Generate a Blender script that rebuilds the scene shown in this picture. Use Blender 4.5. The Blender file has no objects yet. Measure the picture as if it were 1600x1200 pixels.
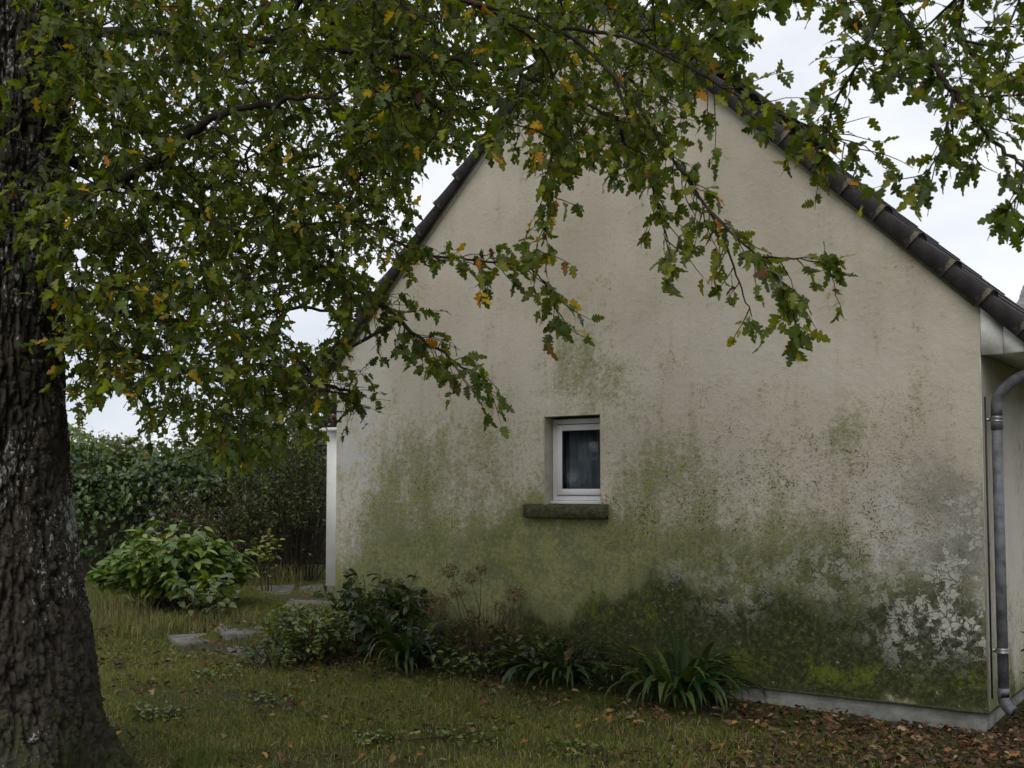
import bpy, math, random
import numpy as np
from mathutils import Matrix, Vector

rng = np.random.default_rng(7)
random.seed(7)
sc = bpy.context.scene
COL = sc.collection

# ------------------------------------------------------------------ camera
CAM = np.array([0.0, 0.0, 1.6])
FPX, PITCH, YAW, SHIFT = 1700.0, 0.056, 0.624, 68.0       # focal length and shift in pixels of a 1600 wide picture
cam_data = bpy.data.cameras.new('camera')
cam = bpy.data.objects.new('camera', cam_data)
COL.objects.link(cam)
cam.location = CAM
cam.rotation_euler = (math.pi / 2 + PITCH, 0, YAW)
cam_data.sensor_width = 36
cam_data.lens = 36 * FPX / 1600
cam_data.shift_y = SHIFT / 1600
cam_data.clip_end = 3000
cam_data.clip_start = 0.05
cam_data.dof.use_dof = True
cam_data.dof.focus_distance = 7.5
cam_data.dof.aperture_fstop = 5.6
sc.camera = cam

# ------------------------------------------------------------------ sky and sun (overcast)
SUN_EL, SUN_AZ = math.radians(46), math.radians(-72)      # azimuth of the sun's place, counter-clockwise from +X
world = bpy.data.worlds.new('World')
sc.world = world
world.use_nodes = True
wt = world.node_tree
wt.nodes.clear()
w_out = wt.nodes.new('ShaderNodeOutputWorld')
w_bg = wt.nodes.new('ShaderNodeBackground')
w_sky = wt.nodes.new('ShaderNodeTexSky')
w_sky.sky_type = 'NISHITA'
w_sky.sun_disc = False
w_sky.sun_elevation = SUN_EL
w_sky.sun_rotation = math.radians(90) - SUN_AZ
w_co = wt.nodes.new('ShaderNodeTexCoord')
w_map = wt.nodes.new('ShaderNodeMapping')
w_map.inputs['Scale'].default_value = (1.0, 1.0, 2.2)
w_n = wt.nodes.new('ShaderNodeTexNoise')
w_n.inputs['Scale'].default_value = 2.6
w_n.inputs['Detail'].default_value = 6
w_n.inputs['Roughness'].default_value = 0.5
w_n.inputs['Distortion'].default_value = 0.4
w_r = wt.nodes.new('ShaderNodeValToRGB')
w_r.color_ramp.elements[0].position = 0.34
w_r.color_ramp.elements[0].color = (6.9, 7.3, 8.1, 1)
w_r.color_ramp.elements[1].position = 0.62
w_r.color_ramp.elements[1].color = (10.2, 10.3, 10.5, 1)
w_mix = wt.nodes.new('ShaderNodeMixRGB')
w_mix.inputs[0].default_value = 0.9
wt.links.new(w_co.outputs['Generated'], w_map.inputs['Vector'])
wt.links.new(w_map.outputs['Vector'], w_n.inputs['Vector'])
wt.links.new(w_n.outputs['Fac'], w_r.inputs['Fac'])
wt.links.new(w_sky.outputs['Color'], w_mix.inputs[1])
wt.links.new(w_r.outputs['Color'], w_mix.inputs[2])
wt.links.new(w_mix.outputs['Color'], w_bg.inputs['Color'])
w_bg.inputs['Strength'].default_value = 0.1
wt.links.new(w_bg.outputs['Background'], w_out.inputs['Surface'])

sun_data = bpy.data.lights.new('sun', 'SUN')
sun_data.energy = 1.4
sun_data.angle = math.radians(45)
sun_data.color = (1.0, 0.96, 0.9)
sun = bpy.data.objects.new('sun', sun_data)
COL.objects.link(sun)
sun_dir = Vector((math.cos(SUN_EL) * math.cos(SUN_AZ), math.cos(SUN_EL) * math.sin(SUN_AZ), math.sin(SUN_EL)))
sun.rotation_euler = sun_dir.to_track_quat('Z', 'Y').to_euler()
sun.location = (0, 0, 30)

sc.view_settings.view_transform = 'Standard'
sc.view_settings.look = 'None'
sc.view_settings.gamma = 1
sc.view_settings.exposure = 0.15
sc.view_settings.use_curve_mapping = False
sc.cycles.use_light_tree = False
sc.cycles.use_adaptive_sampling = True
sc.cycles.adaptive_threshold = 0.025
sc.cycles.max_bounces = 3
sc.cycles.diffuse_bounces = 2
sc.cycles.glossy_bounces = 2
sc.cycles.transmission_bounces = 3
sc.cycles.transparent_max_bounces = 6
sc.cycles.caustics_reflective = False
sc.cycles.caustics_refractive = False

# ------------------------------------------------------------------ surveying helpers
CY, SY = math.cos(YAW), math.sin(YAW)
RIGHT = np.array([CY, SY, 0.0])
FWD = np.array([-SY, CY, 0.0])
HOR = 600 + SHIFT + FPX * math.tan(PITCH)


def ray(px, py):
    u = (px - 800) / FPX
    v = (600 + SHIFT - py) / FPX
    cp, sp = math.cos(PITCH), math.sin(PITCH)
    return RIGHT * u + FWD * (cp - v * sp) + np.array([0, 0, 1.0]) * (sp + v * cp)


def at(px, py, depth):                 # a point seen at a pixel, at a level distance in front of the camera
    r = ray(px, py)
    return CAM + r * (depth / (r @ FWD))


def ground(px, py):                    # a point of the level ground
    r = ray(px, py)
    return CAM + r * (-CAM[2] / r[2])


def gable(px, py, y=None):             # (x, z) on the plane of the gable wall
    r = ray(px, py)
    p = CAM + r * ((GY if y is None else y) / r[1])
    return p[0], p[2]


def project(P):
    Q = P - CAM
    xr, yr, z = Q @ RIGHT, Q @ FWD, Q[..., 2]
    cp, sp = math.cos(PITCH), math.sin(PITCH)
    d = yr * cp + z * sp
    u = -yr * sp + z * cp
    d = np.where(np.abs(d) < 1e-6, 1e-6, d)
    return 800 + FPX * xr / d, 600 + SHIFT - FPX * u / d, d


# ------------------------------------------------------------------ object helpers
def put(o, parent=None, label=None, cat=None, group=None, kind=None):
    COL.objects.link(o)
    if parent is not None:
        o.parent = parent
    if label:
        o['label'] = label
    if cat:
        o['category'] = cat
    if group:
        o['group'] = group
    if kind:
        o['kind'] = kind
    return o


def thing(name, loc, label, cat, group=None):
    o = bpy.data.objects.new(name, None)
    o.location = [float(v) for v in loc]
    o.empty_display_size = 0.2
    return put(o, None, label, cat, group)


def local(o, parent):
    # parts are built in world coordinates; keep them there under a parent that stands at its base
    if parent is not None:
        loc = Vector(parent.location)
        q = parent.parent
        while q is not None:
            loc += Vector(q.location)
            q = q.parent
        o.matrix_parent_inverse = Matrix.Translation(-loc)


def mesh_from(name, V, polys, cols=None, smooth=False):
    """V (n,3); polys list of int arrays (m,k); cols dict name -> (n,4)"""
    me = bpy.data.meshes.new(name)
    V = np.asarray(V, dtype=np.float32)
    me.vertices.add(len(V))
    me.vertices.foreach_set('co', V.ravel())
    li, st, n = [], [], 0
    for p in polys:
        p = np.asarray(p, dtype=np.int32)
        if p.size == 0:
            continue
        k = p.shape[1]
        li.append(p.ravel())
        st.append(n + np.arange(len(p), dtype=np.int32) * k)
        n += p.size
    li = np.concatenate(li)
    st = np.concatenate(st)
    me.loops.add(len(li))
    me.loops.foreach_set('vertex_index', li)
    me.polygons.add(len(st))
    me.polygons.foreach_set('loop_start', st.astype(np.int32))
    if smooth:
        me.polygons.foreach_set('use_smooth', np.ones(len(st), dtype=bool))
    me.update(calc_edges=True)
    for k, c in (cols or {}).items():
        a = me.attributes.new(k, 'FLOAT_COLOR', 'POINT')
        c = np.asarray(c, dtype=np.float32)
        if c.shape[1] == 3:
            c = np.hstack([c, np.ones((len(c), 1), np.float32)])
        a.data.foreach_set('color', c.ravel())
    return me


class Soup:
    def __init__(s):
        s.V, s.P, s.C, s.n = [], {}, [], 0

    def add(s, V, polys, col=(1, 1, 1)):
        V = np.asarray(V, dtype=np.float32).reshape(-1, 3)
        for p in polys:
            p = np.asarray(p, dtype=np.int32)
            if p.size:
                s.P.setdefault(p.shape[1], []).append(p + s.n)
        c = np.asarray(col, dtype=np.float32)
        if c.ndim == 1:
            c = np.tile(c[None, :3], (len(V), 1))
        s.V.append(V)
        s.C.append(c[:, :3])
        s.n += len(V)

    def stamp(s, tpl, M, T, col):
        """many copies of a template; M (n,3,3) with columns = axes, T (n,3), col (n,3)"""
        tv, tp, tc = tpl
        n, k = len(T), len(tv)
        if n == 0:
            return
        V = np.einsum('nij,kj->nki', M, tv) + T[:, None, :]
        C = np.asarray(col)[:, None, :] * tc[None, :, :]
        off = (np.arange(n) * k)[:, None, None]
        s.add(V.reshape(-1, 3), [(p[None] + off).reshape(-1, p.shape[1]) for p in tp], C.reshape(-1, 3))

    def box(s, lo, hi, col=(1, 1, 1)):
        x0, y0, z0 = lo
        x1, y1, z1 = hi
        V = [(x0, y0, z0), (x1, y0, z0), (x1, y1, z0), (x0, y1, z0), (x0, y0, z1), (x1, y0, z1), (x1, y1, z1), (x0, y1, z1)]
        s.add(V, [[(0, 3, 2, 1), (4, 5, 6, 7), (0, 1, 5, 4), (1, 2, 6, 5), (2, 3, 7, 6), (3, 0, 4, 7)]], col)

    def prism(s, poly, axis, a, b, col=(1, 1, 1)):
        """polygon of 2-D points pushed along an axis: axis 'y' takes (x,z), 'x' takes (y,z), 'z' takes (x,y)"""
        n = len(poly)

        def pt(p, t):
            return {'y': (p[0], t, p[1]), 'x': (t, p[0], p[1]), 'z': (p[0], p[1], t)}[axis]
        V = [pt(p, a) for p in poly] + [pt(p, b) for p in poly]
        s.add(V, [[tuple(range(n))], [tuple(range(2 * n - 1, n - 1, -1))],
                  [(i, i + n, (i + 1) % n + n, (i + 1) % n) for i in range(n)]], col)

    def tube(s, pts, rad, sides=6, col=(1, 1, 1), caps=True):
        pts = np.asarray(pts, dtype=float)
        n = len(pts)
        rad = np.broadcast_to(np.asarray(rad, dtype=float), (n,))
        t = np.gradient(pts, axis=0)
        t /= np.linalg.norm(t, axis=1)[:, None] + 1e-9
        ref = np.array([0.31, 0.17, 0.93]) if abs(t[0][2]) < 0.9 else np.array([1.0, 0.2, 0])
        u = np.cross(t, ref)
        u /= np.linalg.norm(u, axis=1)[:, None] + 1e-9
        v = np.cross(t, u)
        a = np.arange(sides) * 2 * math.pi / sides
        V = pts[:, None, :] + rad[:, None, None] * (np.cos(a)[None, :, None] * u[:, None, :] + np.sin(a)[None, :, None] * v[:, None, :])
        i = np.arange(n - 1)[:, None] * sides
        j = np.arange(sides)[None, :]
        k = (j + 1) % sides
        F = np.stack([i + j, i + k, i + sides + k, i + sides + j], -1).reshape(-1, 4)
        polys = [F]
        if caps:
            polys += [[tuple(range(sides - 1, -1, -1))], [tuple((n - 1) * sides + q for q in range(sides))]]
        s.add(V.reshape(-1, 3), polys, col)

    def mesh(s, name, smooth=False):
        V = np.concatenate(s.V)
        return mesh_from(name, V, [np.concatenate(p) for p in s.P.values()], {'col': np.concatenate(s.C)}, smooth)

    def build(s, name, mat, parent=None, smooth=False, **kw):
        me = s.mesh(name, smooth)
        me.materials.append(mat)
        o = bpy.data.objects.new(name, me)
        put(o, parent, **kw)
        local(o, parent)
        return o


# ------------------------------------------------------------------ numeric noise
def _hash(ix, iy, iz, seed):
    h = (ix.astype(np.int64) * 374761393 + iy.astype(np.int64) * 668265263 + iz.astype(np.int64) * 2147483647 + seed * 1274126177) & 0xFFFFFFFF
    h = ((h ^ (h >> 13)) * 1274126177) & 0xFFFFFFFF
    h = h ^ (h >> 16)
    return (h & 0xFFFFFF) / float(0xFFFFFF)


def vnoise(x, y, z=None, seed=0):
    x = np.asarray(x, float)
    y = np.asarray(y, float) + 0 * x
    z = np.zeros_like(x) if z is None else np.asarray(z, float) + 0 * x
    ix, iy, iz = np.floor(x), np.floor(y), np.floor(z)
    fx, fy, fz = x - ix, y - iy, z - iz
    fx, fy, fz = [f * f * (3 - 2 * f) for f in (fx, fy, fz)]
    r = 0
    for dx in (0, 1):
        for dy in (0, 1):
            for dz in (0, 1):
                w = (fx if dx else 1 - fx) * (fy if dy else 1 - fy) * (fz if dz else 1 - fz)
                r = r + w * _hash(ix + dx, iy + dy, iz + dz, seed)
    return r


def fbm(x, y, z=None, seed=0, oct=4):
    r, a, t = 0, 0.5, 0
    for o in range(oct):
        k = 2.03 ** o
        r = r + a * vnoise(np.asarray(x) * k, np.asarray(y) * k, None if z is None else np.asarray(z) * k, seed + o)
        t += a
        a *= 0.5
    return r / t


# ------------------------------------------------------------------ material helpers
class NT:
    def __init__(s, name, rough=0.8, spec=0.3):
        s.m = bpy.data.materials.new(name)
        s.m.use_nodes = True
        s.t = s.m.node_tree
        s.t.nodes.clear()
        s.out = s.t.nodes.new('ShaderNodeOutputMaterial')
        s.b = s.t.nodes.new('ShaderNodeBsdfPrincipled')
        s.b.inputs['Roughness'].default_value = rough
        s.b.inputs['Specular IOR Level'].default_value = spec
        s.t.links.new(s.b.outputs[0], s.out.inputs['Surface'])
        s.co = s.t.nodes.new('ShaderNodeTexCoord').outputs['Object']

    def _set(s, sock, v):
        if isinstance(v, (int, float)):
            sock.default_value = v
        elif isinstance(v, tuple):
            sock.default_value = v if len(v) == len(sock.default_value) else (*v, 1)
        else:
            s.t.links.new(v, sock)

    def math(s, op, a, b=0.0, clamp=False):
        n = s.t.nodes.new('ShaderNodeMath')
        n.operation = op
        n.use_clamp = clamp
        s._set(n.inputs[0], a)
        s._set(n.inputs[1], b)
        return n.outputs[0]

    def step(s, v, lo, hi, a=0.0, b=1.0):
        n = s.t.nodes.new('ShaderNodeMapRange')
        n.interpolation_type = 'SMOOTHSTEP'
        s._set(n.inputs['Value'], v)
        n.inputs['From Min'].default_value = lo
        n.inputs['From Max'].default_value = hi
        n.inputs['To Min'].default_value = a
        n.inputs['To Max'].default_value = b
        return n.outputs[0]

    def mix(s, f, a, b, mode='MIX'):
        n = s.t.nodes.new('ShaderNodeMixRGB')
        n.blend_type = mode
        s._set(n.inputs[0], f)
        s._set(n.inputs[1], a)
        s._set(n.inputs[2], b)
        return n.outputs[0]

    def map(s, scale=(1, 1, 1), vec=None):
        n = s.t.nodes.new('ShaderNodeMapping')
        n.inputs['Scale'].default_value = scale
        s.t.links.new(vec or s.co, n.inputs['Vector'])
        return n.outputs[0]

    def noise(s, scale, detail=4, rough=0.55, vec=None, dist=0.0, color=False):
        n = s.t.nodes.new('ShaderNodeTexNoise')
        n.inputs['Scale'].default_value = scale
        n.inputs['Detail'].default_value = detail
        n.inputs['Roughness'].default_value = rough
        n.inputs['Distortion'].default_value = dist
        s.t.links.new(vec or s.co, n.inputs['Vector'])
        return n.outputs['Color' if color else 'Fac']

    def voro(s, scale, vec=None, feature='F1', out='Distance', rnd=1.0):
        n = s.t.nodes.new('ShaderNodeTexVoronoi')
        n.feature = feature
        n.inputs['Scale'].default_value = scale
        n.inputs['Randomness'].default_value = rnd
        s.t.links.new(vec or s.co, n.inputs['Vector'])
        return n.outputs[out]

    def attr(s, name):
        n = s.t.nodes.new('ShaderNodeAttribute')
        n.attribute_name = name
        return n.outputs['Color']

    def split(s, c):
        n = s.t.nodes.new('ShaderNodeSeparateColor')
        s.t.links.new(c, n.inputs[0])
        return n.outputs

    def bump(s, h, strength=0.5, dist=0.01):
        n = s.t.nodes.new('ShaderNodeBump')
        n.inputs['Strength'].default_value = strength
        n.inputs['Distance'].default_value = dist
        s.t.links.new(h, n.inputs['Height'])
        s.t.links.new(n.outputs[0], s.b.inputs['Normal'])
        return n

    def color(s, c):
        s._set(s.b.inputs['Base Color'], c)
        return s.m

    def rough(s, c):
        s._set(s.b.inputs['Roughness'], c)


def leaf_mat(name, trans=0.42, rough=0.46, spec=0.28, tint=(1.9, 2.0, 0.6)):
    n = NT(name, rough, spec)
    c = n.attr('col')
    v = n.noise(28, 1)
    c = n.mix(n.step(v, 0.3, 0.75, 0.0, 0.45), c, n.mix(1.0, c, (1.6, 1.35, 0.85), 'MULTIPLY'))
    n.color(c)
    tr = n.t.nodes.new('ShaderNodeBsdfTranslucent')
    n._set(tr.inputs['Color'], n.mix(1.0, c, tint, 'MULTIPLY'))
    mx = n.t.nodes.new('ShaderNodeMixShader')
    mx.inputs[0].default_value = trans
    n.t.links.new(n.b.outputs[0], mx.inputs[1])
    n.t.links.new(tr.outputs[0], mx.inputs[2])
    n.t.links.new(mx.outputs[0], n.out.inputs['Surface'])
    return n.m


def plain(name, col, rough=0.6, spec=0.4, var=0.25, scale=12, bump=0.0, metal=0.0):
    n = NT(name, rough, spec)
    n.b.inputs['Metallic'].default_value = metal
    f = n.noise(scale, 6, 0.6)
    dark = tuple(max(0.0, c * (1 - var)) for c in col)
    lite = tuple(c * (1 + var * 0.6) for c in col)
    n.color(n.mix(n.step(f, 0.3, 0.7), dark, lite))
    if bump:
        n.bump(n.noise(scale * 5, 5), bump, 0.004)
    return n.m


# ------------------------------------------------------------------ the place: sizes
GY = 7.827                      # plane of the gable wall
XL, XR = -7.805, -1.716         # its corners
ZE, ZA = 2.874, 5.828           # wall top at the corners, and at the apex
XM = (XL + XR) / 2
SLOPE = (ZA - ZE) / (XR - XM)
RA = math.atan(SLOPE)
ZP = 0.108                      # top of the plinth
HOUSE_BACK = GY + 5.2


def wall_top(x):
    return ZA - SLOPE * np.abs(np.asarray(x) - XM)


# ------------------------------------------------------------------ materials
def wall_material():
    n = NT('stained_render', 0.9, 0.15)
    s1 = n.split(n.attr('m1'))
    s2 = n.split(n.attr('m2'))
    alg, dark, moss = s1[0], s1[1], s1[2]
    flake, eff, spk = s2[0], s2[1], s2[2]
    big = n.noise(0.9, 3, 0.55)
    mid = n.noise(4.5, 6, 0.65, dist=0.6)
    fine = n.noise(24, 6, 0.7)
    grit = n.noise(120, 3, 0.6)
    sp_v = n.noise(62, 3, 0.75)
    streak = n.noise(3.0, 4, 0.6, vec=n.map((2.2, 1, 0.28)))
    half = lambda v, k: n.math('MULTIPLY', n.math('SUBTRACT', v, 0.5), k)
    # bare render
    c = n.mix(n.step(big, 0.3, 0.7), (0.43, 0.388, 0.315), (0.53, 0.488, 0.408))
    c = n.mix(n.step(streak, 0.45, 0.8, 0, 0.35), c, (0.36, 0.31, 0.24))
    c = n.mix(n.step(mid, 0.52, 0.8, 0, 0.35), c, (0.38, 0.315, 0.225))
    c = n.mix(n.step(fine, 0.5, 0.8, 0, 0.3), c, (0.32, 0.285, 0.22))
    # pale clean and efflorescent places
    e = n.math('MULTIPLY', eff, n.step(mid, 0.62, 0.36), True)
    c = n.mix(n.math('MULTIPLY', e, 0.75), c, (0.50, 0.51, 0.52))
    # algae film: broad, broken by noise at several sizes
    brk = n.math('ADD', half(mid, 1.0), half(fine, 1.15))
    brk = n.math('ADD', brk, half(streak, 0.9))
    a = n.step(n.math('ADD', n.math('ADD', alg, brk), n.math('ADD', half(fine, 0.7), half(sp_v, 0.5))), 0.10, 1.05)
    ac = n.mix(n.step(n.math('ADD', fine, half(mid, 0.8)), 0.32, 0.70), (0.068, 0.084, 0.010), (0.205, 0.215, 0.055))
    c = n.mix(n.math('MULTIPLY', a, 0.84), c, ac)
    # fine black specks and short wandering hairlines of lichen
    sp = n.math('MULTIPLY', n.step(n.math('ADD', sp_v, half(mid, 0.55)), 0.60, 0.66), spk)
    c = n.mix(n.math('MULTIPLY', sp, 0.8, True), c, (0.055, 0.052, 0.036))
    wl = n.noise(21, 3, 0.65, dist=1.5)
    hair = n.step(n.math('ABSOLUTE', n.math('SUBTRACT', wl, 0.5)), 0.022, 0.006)
    gate = n.step(n.math('ADD', n.math('MULTIPLY', spk, 0.22), sp_v), 0.66, 0.80)
    c = n.mix(n.math('MULTIPLY', n.math('MULTIPLY', hair, gate), 0.8), c, (0.05, 0.046, 0.034))
    # black film
    d = n.step(n.math('ADD', n.math('MULTIPLY', dark, 1.15), n.math('MULTIPLY', brk, 1.3)), 0.34, 0.92)
    dc = n.mix(n.step(fine, 0.4, 0.7), (0.017, 0.021, 0.007), (0.062, 0.070, 0.022))
    c = n.mix(n.math('MULTIPLY', d, 0.93), c, dc)
    # living moss
    mo = n.step(n.math('ADD', moss, n.math('MULTIPLY', brk, 1.5)), 0.35, 1.0)
    mc = n.mix(n.step(n.math('ADD', sp_v, half(mid, 1.0)), 0.36, 0.68), (0.030, 0.044, 0.006), (0.105, 0.130, 0.016))
    c = n.mix(n.math('MULTIPLY', mo, 0.9), c, mc)
    # flaked paint: ragged pale scales, thinned at their edges, over the dark ground
    wv = n.mix(0.12, n.co, n.noise(11.0, 4, 0.7, color=True))
    fl_edge = n.voro(17, vec=wv, feature='DISTANCE_TO_EDGE')
    patch = n.noise(10, 5, 0.6, dist=0.5)
    fsel = n.math('MULTIPLY', flake, n.step(n.math('ADD', mid, n.math('MULTIPLY', flake, 0.3)), 0.42, 0.66))
    scale_m = n.math('MULTIPLY', n.step(n.math('ADD', patch, half(sp_v, 0.25)), 0.485, 0.515), n.step(fl_edge, 0.02, 0.07))
    jc = n.mix(n.step(fine, 0.38, 0.68), (0.030, 0.031, 0.022), (0.15, 0.148, 0.11))
    c = n.mix(n.math('MULTIPLY', fsel, 0.6), c, jc)
    c = n.mix(n.math('MULTIPLY', n.math('MULTIPLY', fsel, scale_m), 0.82), c, n.mix(n.step(fine, 0.35, 0.7), (0.45, 0.45, 0.40), (0.30, 0.295, 0.25)))
    # scattered pale chips on the dark part
    chip = n.math('MULTIPLY', n.step(n.noise(48, 3, 0.6, dist=1.2), 0.655, 0.70), n.step(n.math('ADD', dark, n.math('MULTIPLY', alg, 0.5)), 0.25, 0.6))
    c = n.mix(n.math('MULTIPLY', chip, 0.7), c, (0.36, 0.35, 0.28))
    n.color(c)
    n.bump(n.math('ADD', n.math('ADD', n.math('MULTIPLY', grit, 0.4), fine), n.math('MULTIPLY', n.math('MULTIPLY', flake, scale_m), 0.7)), 0.75, 0.008)
    return n.m


def bark_material():
    n = NT('oak_bark', 0.95, 0.1)
    hgt = n.split(n.attr('col'))
    deep, base = hgt[0], hgt[1]
    fine = n.noise(45, 6, 0.7, vec=n.map((1, 1, 0.45)))
    c = n.mix(n.step(fine, 0.3, 0.7), (0.026, 0.021, 0.017), (0.072, 0.062, 0.050))
    c = n.mix(n.step(deep, 0.05, 0.55), (0.014, 0.011, 0.008), c)
    li = n.math('ADD', n.noise(48, 5, 0.7, vec=n.map((1, 1, 0.5))), n.math('MULTIPLY', n.math('SUBTRACT', n.noise(1.8, 3), 0.5), 0.75))
    lich = n.math('MULTIPLY', n.step(n.math('SUBTRACT', li, n.math('MULTIPLY', base, 0.22)), 0.585, 0.635), n.step(deep, 0.3, 0.6))
    c = n.mix(n.math('MULTIPLY', lich, 0.85), c, (0.33, 0.345, 0.32))
    mossf = n.math('MULTIPLY', n.step(n.math('ADD', n.noise(6, 6, 0.65), base), 0.72, 1.05), n.step(deep, 0.1, 0.8, 0.4, 1.0))
    c = n.mix(n.math('MULTIPLY', mossf, 0.7), c, (0.040, 0.050, 0.014))
    n.color(c)
    n.bump(n.math('ADD', fine, n.math('MULTIPLY', n.noise(140, 4, 0.7), 0.5)), 0.9, 0.008)
    return n.m


def ground_material():
    n = NT('lawn_soil', 0.95, 0.1)
    a = n.noise(0.9, 6, 0.6)
    b = n.noise(9, 6, 0.7)
    f = n.noise(60, 5, 0.7)
    c = n.mix(n.step(f, 0.3, 0.7), (0.055, 0.044, 0.026), (0.15, 0.122, 0.078))
    g = n.mix(n.step(f, 0.3, 0.7), (0.060, 0.076, 0.012), (0.155, 0.175, 0.040))
    c = n.mix(n.step(n.math('ADD', a, n.math('MULTIPLY', b, 0.5)), 0.62, 0.84), c, g)
    t2 = n.noise(150, 4, 0.75)
    c = n.mix(n.step(t2, 0.52, 0.68, 0, 0.75), c, (0.030, 0.028, 0.014))
    c = n.mix(n.step(n.noise(95, 3, 0.7), 0.62, 0.70, 0, 0.7), c, (0.19, 0.155, 0.095))
    n.color(c)
    n.bump(n.math('ADD', n.math('ADD', b, f), t2), 1.0, 0.035)
    return n.m


M = {}
M['wall'] = wall_material()
M['bark'] = bark_material()
M['ground'] = ground_material()
M['leaf'] = leaf_mat('oak_leaf')
M['shrub_leaf'] = leaf_mat('garden_leaf', 0.22, 0.38, 0.5)
M['strap'] = leaf_mat('strap_leaf', 0.15, 0.5, 0.22, (1.6, 1.8, 0.6))
M['dry_leaf'] = leaf_mat('dry_leaf', 0.10, 0.8, 0.2, (1.6, 1.2, 0.7))
M['grass'] = leaf_mat('grass_blade', 0.18, 0.6, 0.25)
M['twig'] = plain('twig_bark', (0.044, 0.036, 0.028), 0.9, 0.1, 0.5, 20, 0.6)
M['pale_twig'] = plain('dry_stem', (0.085, 0.06, 0.04), 0.9, 0.1, 0.5, 20, 0.5)
M['upvc'] = plain('white_window_plastic', (0.66, 0.66, 0.68), 0.35, 0.45, 0.08, 6)
M['reveal'] = plain('reveal_render', (0.40, 0.38, 0.31), 0.9, 0.15, 0.25, 8, 0.5)
M['paint'] = plain('old_white_paint', (0.72, 0.71, 0.68), 0.75, 0.2, 0.14, 14, 0.2)
M['pvc'] = plain('grey_downpipe_plastic', (0.11, 0.116, 0.128), 0.55, 0.35, 0.5, 14, 0.2)
M['metal'] = plain('zinc_bracket', (0.42, 0.42, 0.42), 0.4, 0.5, 0.3, 30, 0, 0.9)
M['gasket'] = plain('black_gasket_and_shade', (0.012, 0.012, 0.014), 0.6)


def sill_material():
    n = NT('mossy_concrete', 0.95, 0.15)
    f = n.noise(28, 6, 0.7)
    c = n.mix(n.step(f, 0.3, 0.7), (0.026, 0.028, 0.014), (0.085, 0.083, 0.045))
    c = n.mix(n.math('MULTIPLY', n.step(n.noise(70, 4, 0.7), 0.66, 0.72), 0.7), c, (0.3, 0.29, 0.22))
    n.bump(n.noise(90, 5), 0.8, 0.006)
    return n.color(c)


def plinth_material():
    n = NT('plinth_concrete', 0.9, 0.2)
    f = n.noise(6, 7, 0.65)
    c = n.mix(n.step(f, 0.3, 0.7), (0.11, 0.11, 0.10), (0.23, 0.23, 0.21))
    c = n.mix(n.step(n.noise(30, 6, 0.7), 0.55, 0.75, 0, 0.5), c, (0.10, 0.095, 0.075))
    c = n.mix(n.step(n.noise(3, 4, 0.6, vec=n.map((1, 1, 6))), 0.5, 0.72, 0, 0.6), c, (0.08, 0.082, 0.055))
    n.bump(n.noise(60, 5), 0.5, 0.006)
    return n.color(c)


def tile_material():
    n = NT('dark_concrete_tile', 0.82, 0.3)
    f = n.noise(9, 6, 0.65)
    c = n.mix(n.step(f, 0.3, 0.72), (0.016, 0.014, 0.015), (0.040, 0.034, 0.034))
    v = n.split(n.attr('col'))
    li = n.math('MULTIPLY', v[0], n.step(n.noise(14, 5, 0.65), 0.42, 0.56))
    c = n.mix(n.math('MULTIPLY', li, 0.8), c, n.mix(n.step(n.noise(2.0, 2), 0.45, 0.6), (0.20, 0.165, 0.13), (0.21, 0.20, 0.085)))
    gr = n.step(n.noise(5, 5, 0.7), 0.58, 0.66)
    c = n.mix(n.math('MULTIPLY', gr, 0.35), c, (0.11, 0.11, 0.12))
    n.bump(n.noise(70, 5), 0.6, 0.005)
    return n.color(c)


def glass_material():
    n = NT('window_glass', 0.04, 0.5)
    n.color((0.9, 0.93, 0.95))
    n.b.inputs['Transmission Weight'].default_value = 1.0
    n.b.inputs['IOR'].default_value = 1.45
    n.b.inputs['Roughness'].default_value = 0.0
    tr = n.t.nodes.new('ShaderNodeBsdfTransparent')
    gl = n.t.nodes.new('ShaderNodeBsdfGlossy')
    gl.inputs['Roughness'].default_value = 0.03
    mx = n.t.nodes.new('ShaderNodeMixShader')
    tr.inputs['Color'].default_value = (0.78, 0.83, 0.86, 1)
    mx.inputs[0].default_value = 0.02
    n.t.links.new(tr.outputs[0], mx.inputs[1])
    n.t.links.new(gl.outputs[0], mx.inputs[2])
    n.t.links.new(mx.outputs[0], n.out.inputs['Surface'])
    return n.m


def paving_material():
    n = NT('paving_stone', 0.8, 0.3)
    f = n.noise(7, 7, 0.65)
    c = n.mix(n.step(f, 0.3, 0.7), (0.06, 0.057, 0.050), (0.15, 0.145, 0.13))
    c = n.mix(n.step(n.noise(18, 6, 0.7), 0.55, 0.75, 0, 0.6), c, (0.06, 0.06, 0.035))
    n.bump(n.noise(40, 5), 0.5, 0.008)
    return n.color(c)


M['sill'] = sill_material()
M['plinth'] = plinth_material()
M['tile'] = tile_material()
M['glass'] = glass_material()
M['paving'] = paving_material()
M['curtain'] = plain('grey_curtain', (0.20, 0.20, 0.205), 0.9, 0.1, 0.05, 4)
M['room'] = plain('dim_room', (0.10, 0.095, 0.09), 0.9, 0.1)
M['slate'] = plain('pale_slate', (0.17, 0.17, 0.18), 0.75, 0.3, 0.4, 3)
M['render_white'] = plain('white_render', (0.78, 0.77, 0.73), 0.9, 0.15, 0.12, 2, 0.3)

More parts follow.
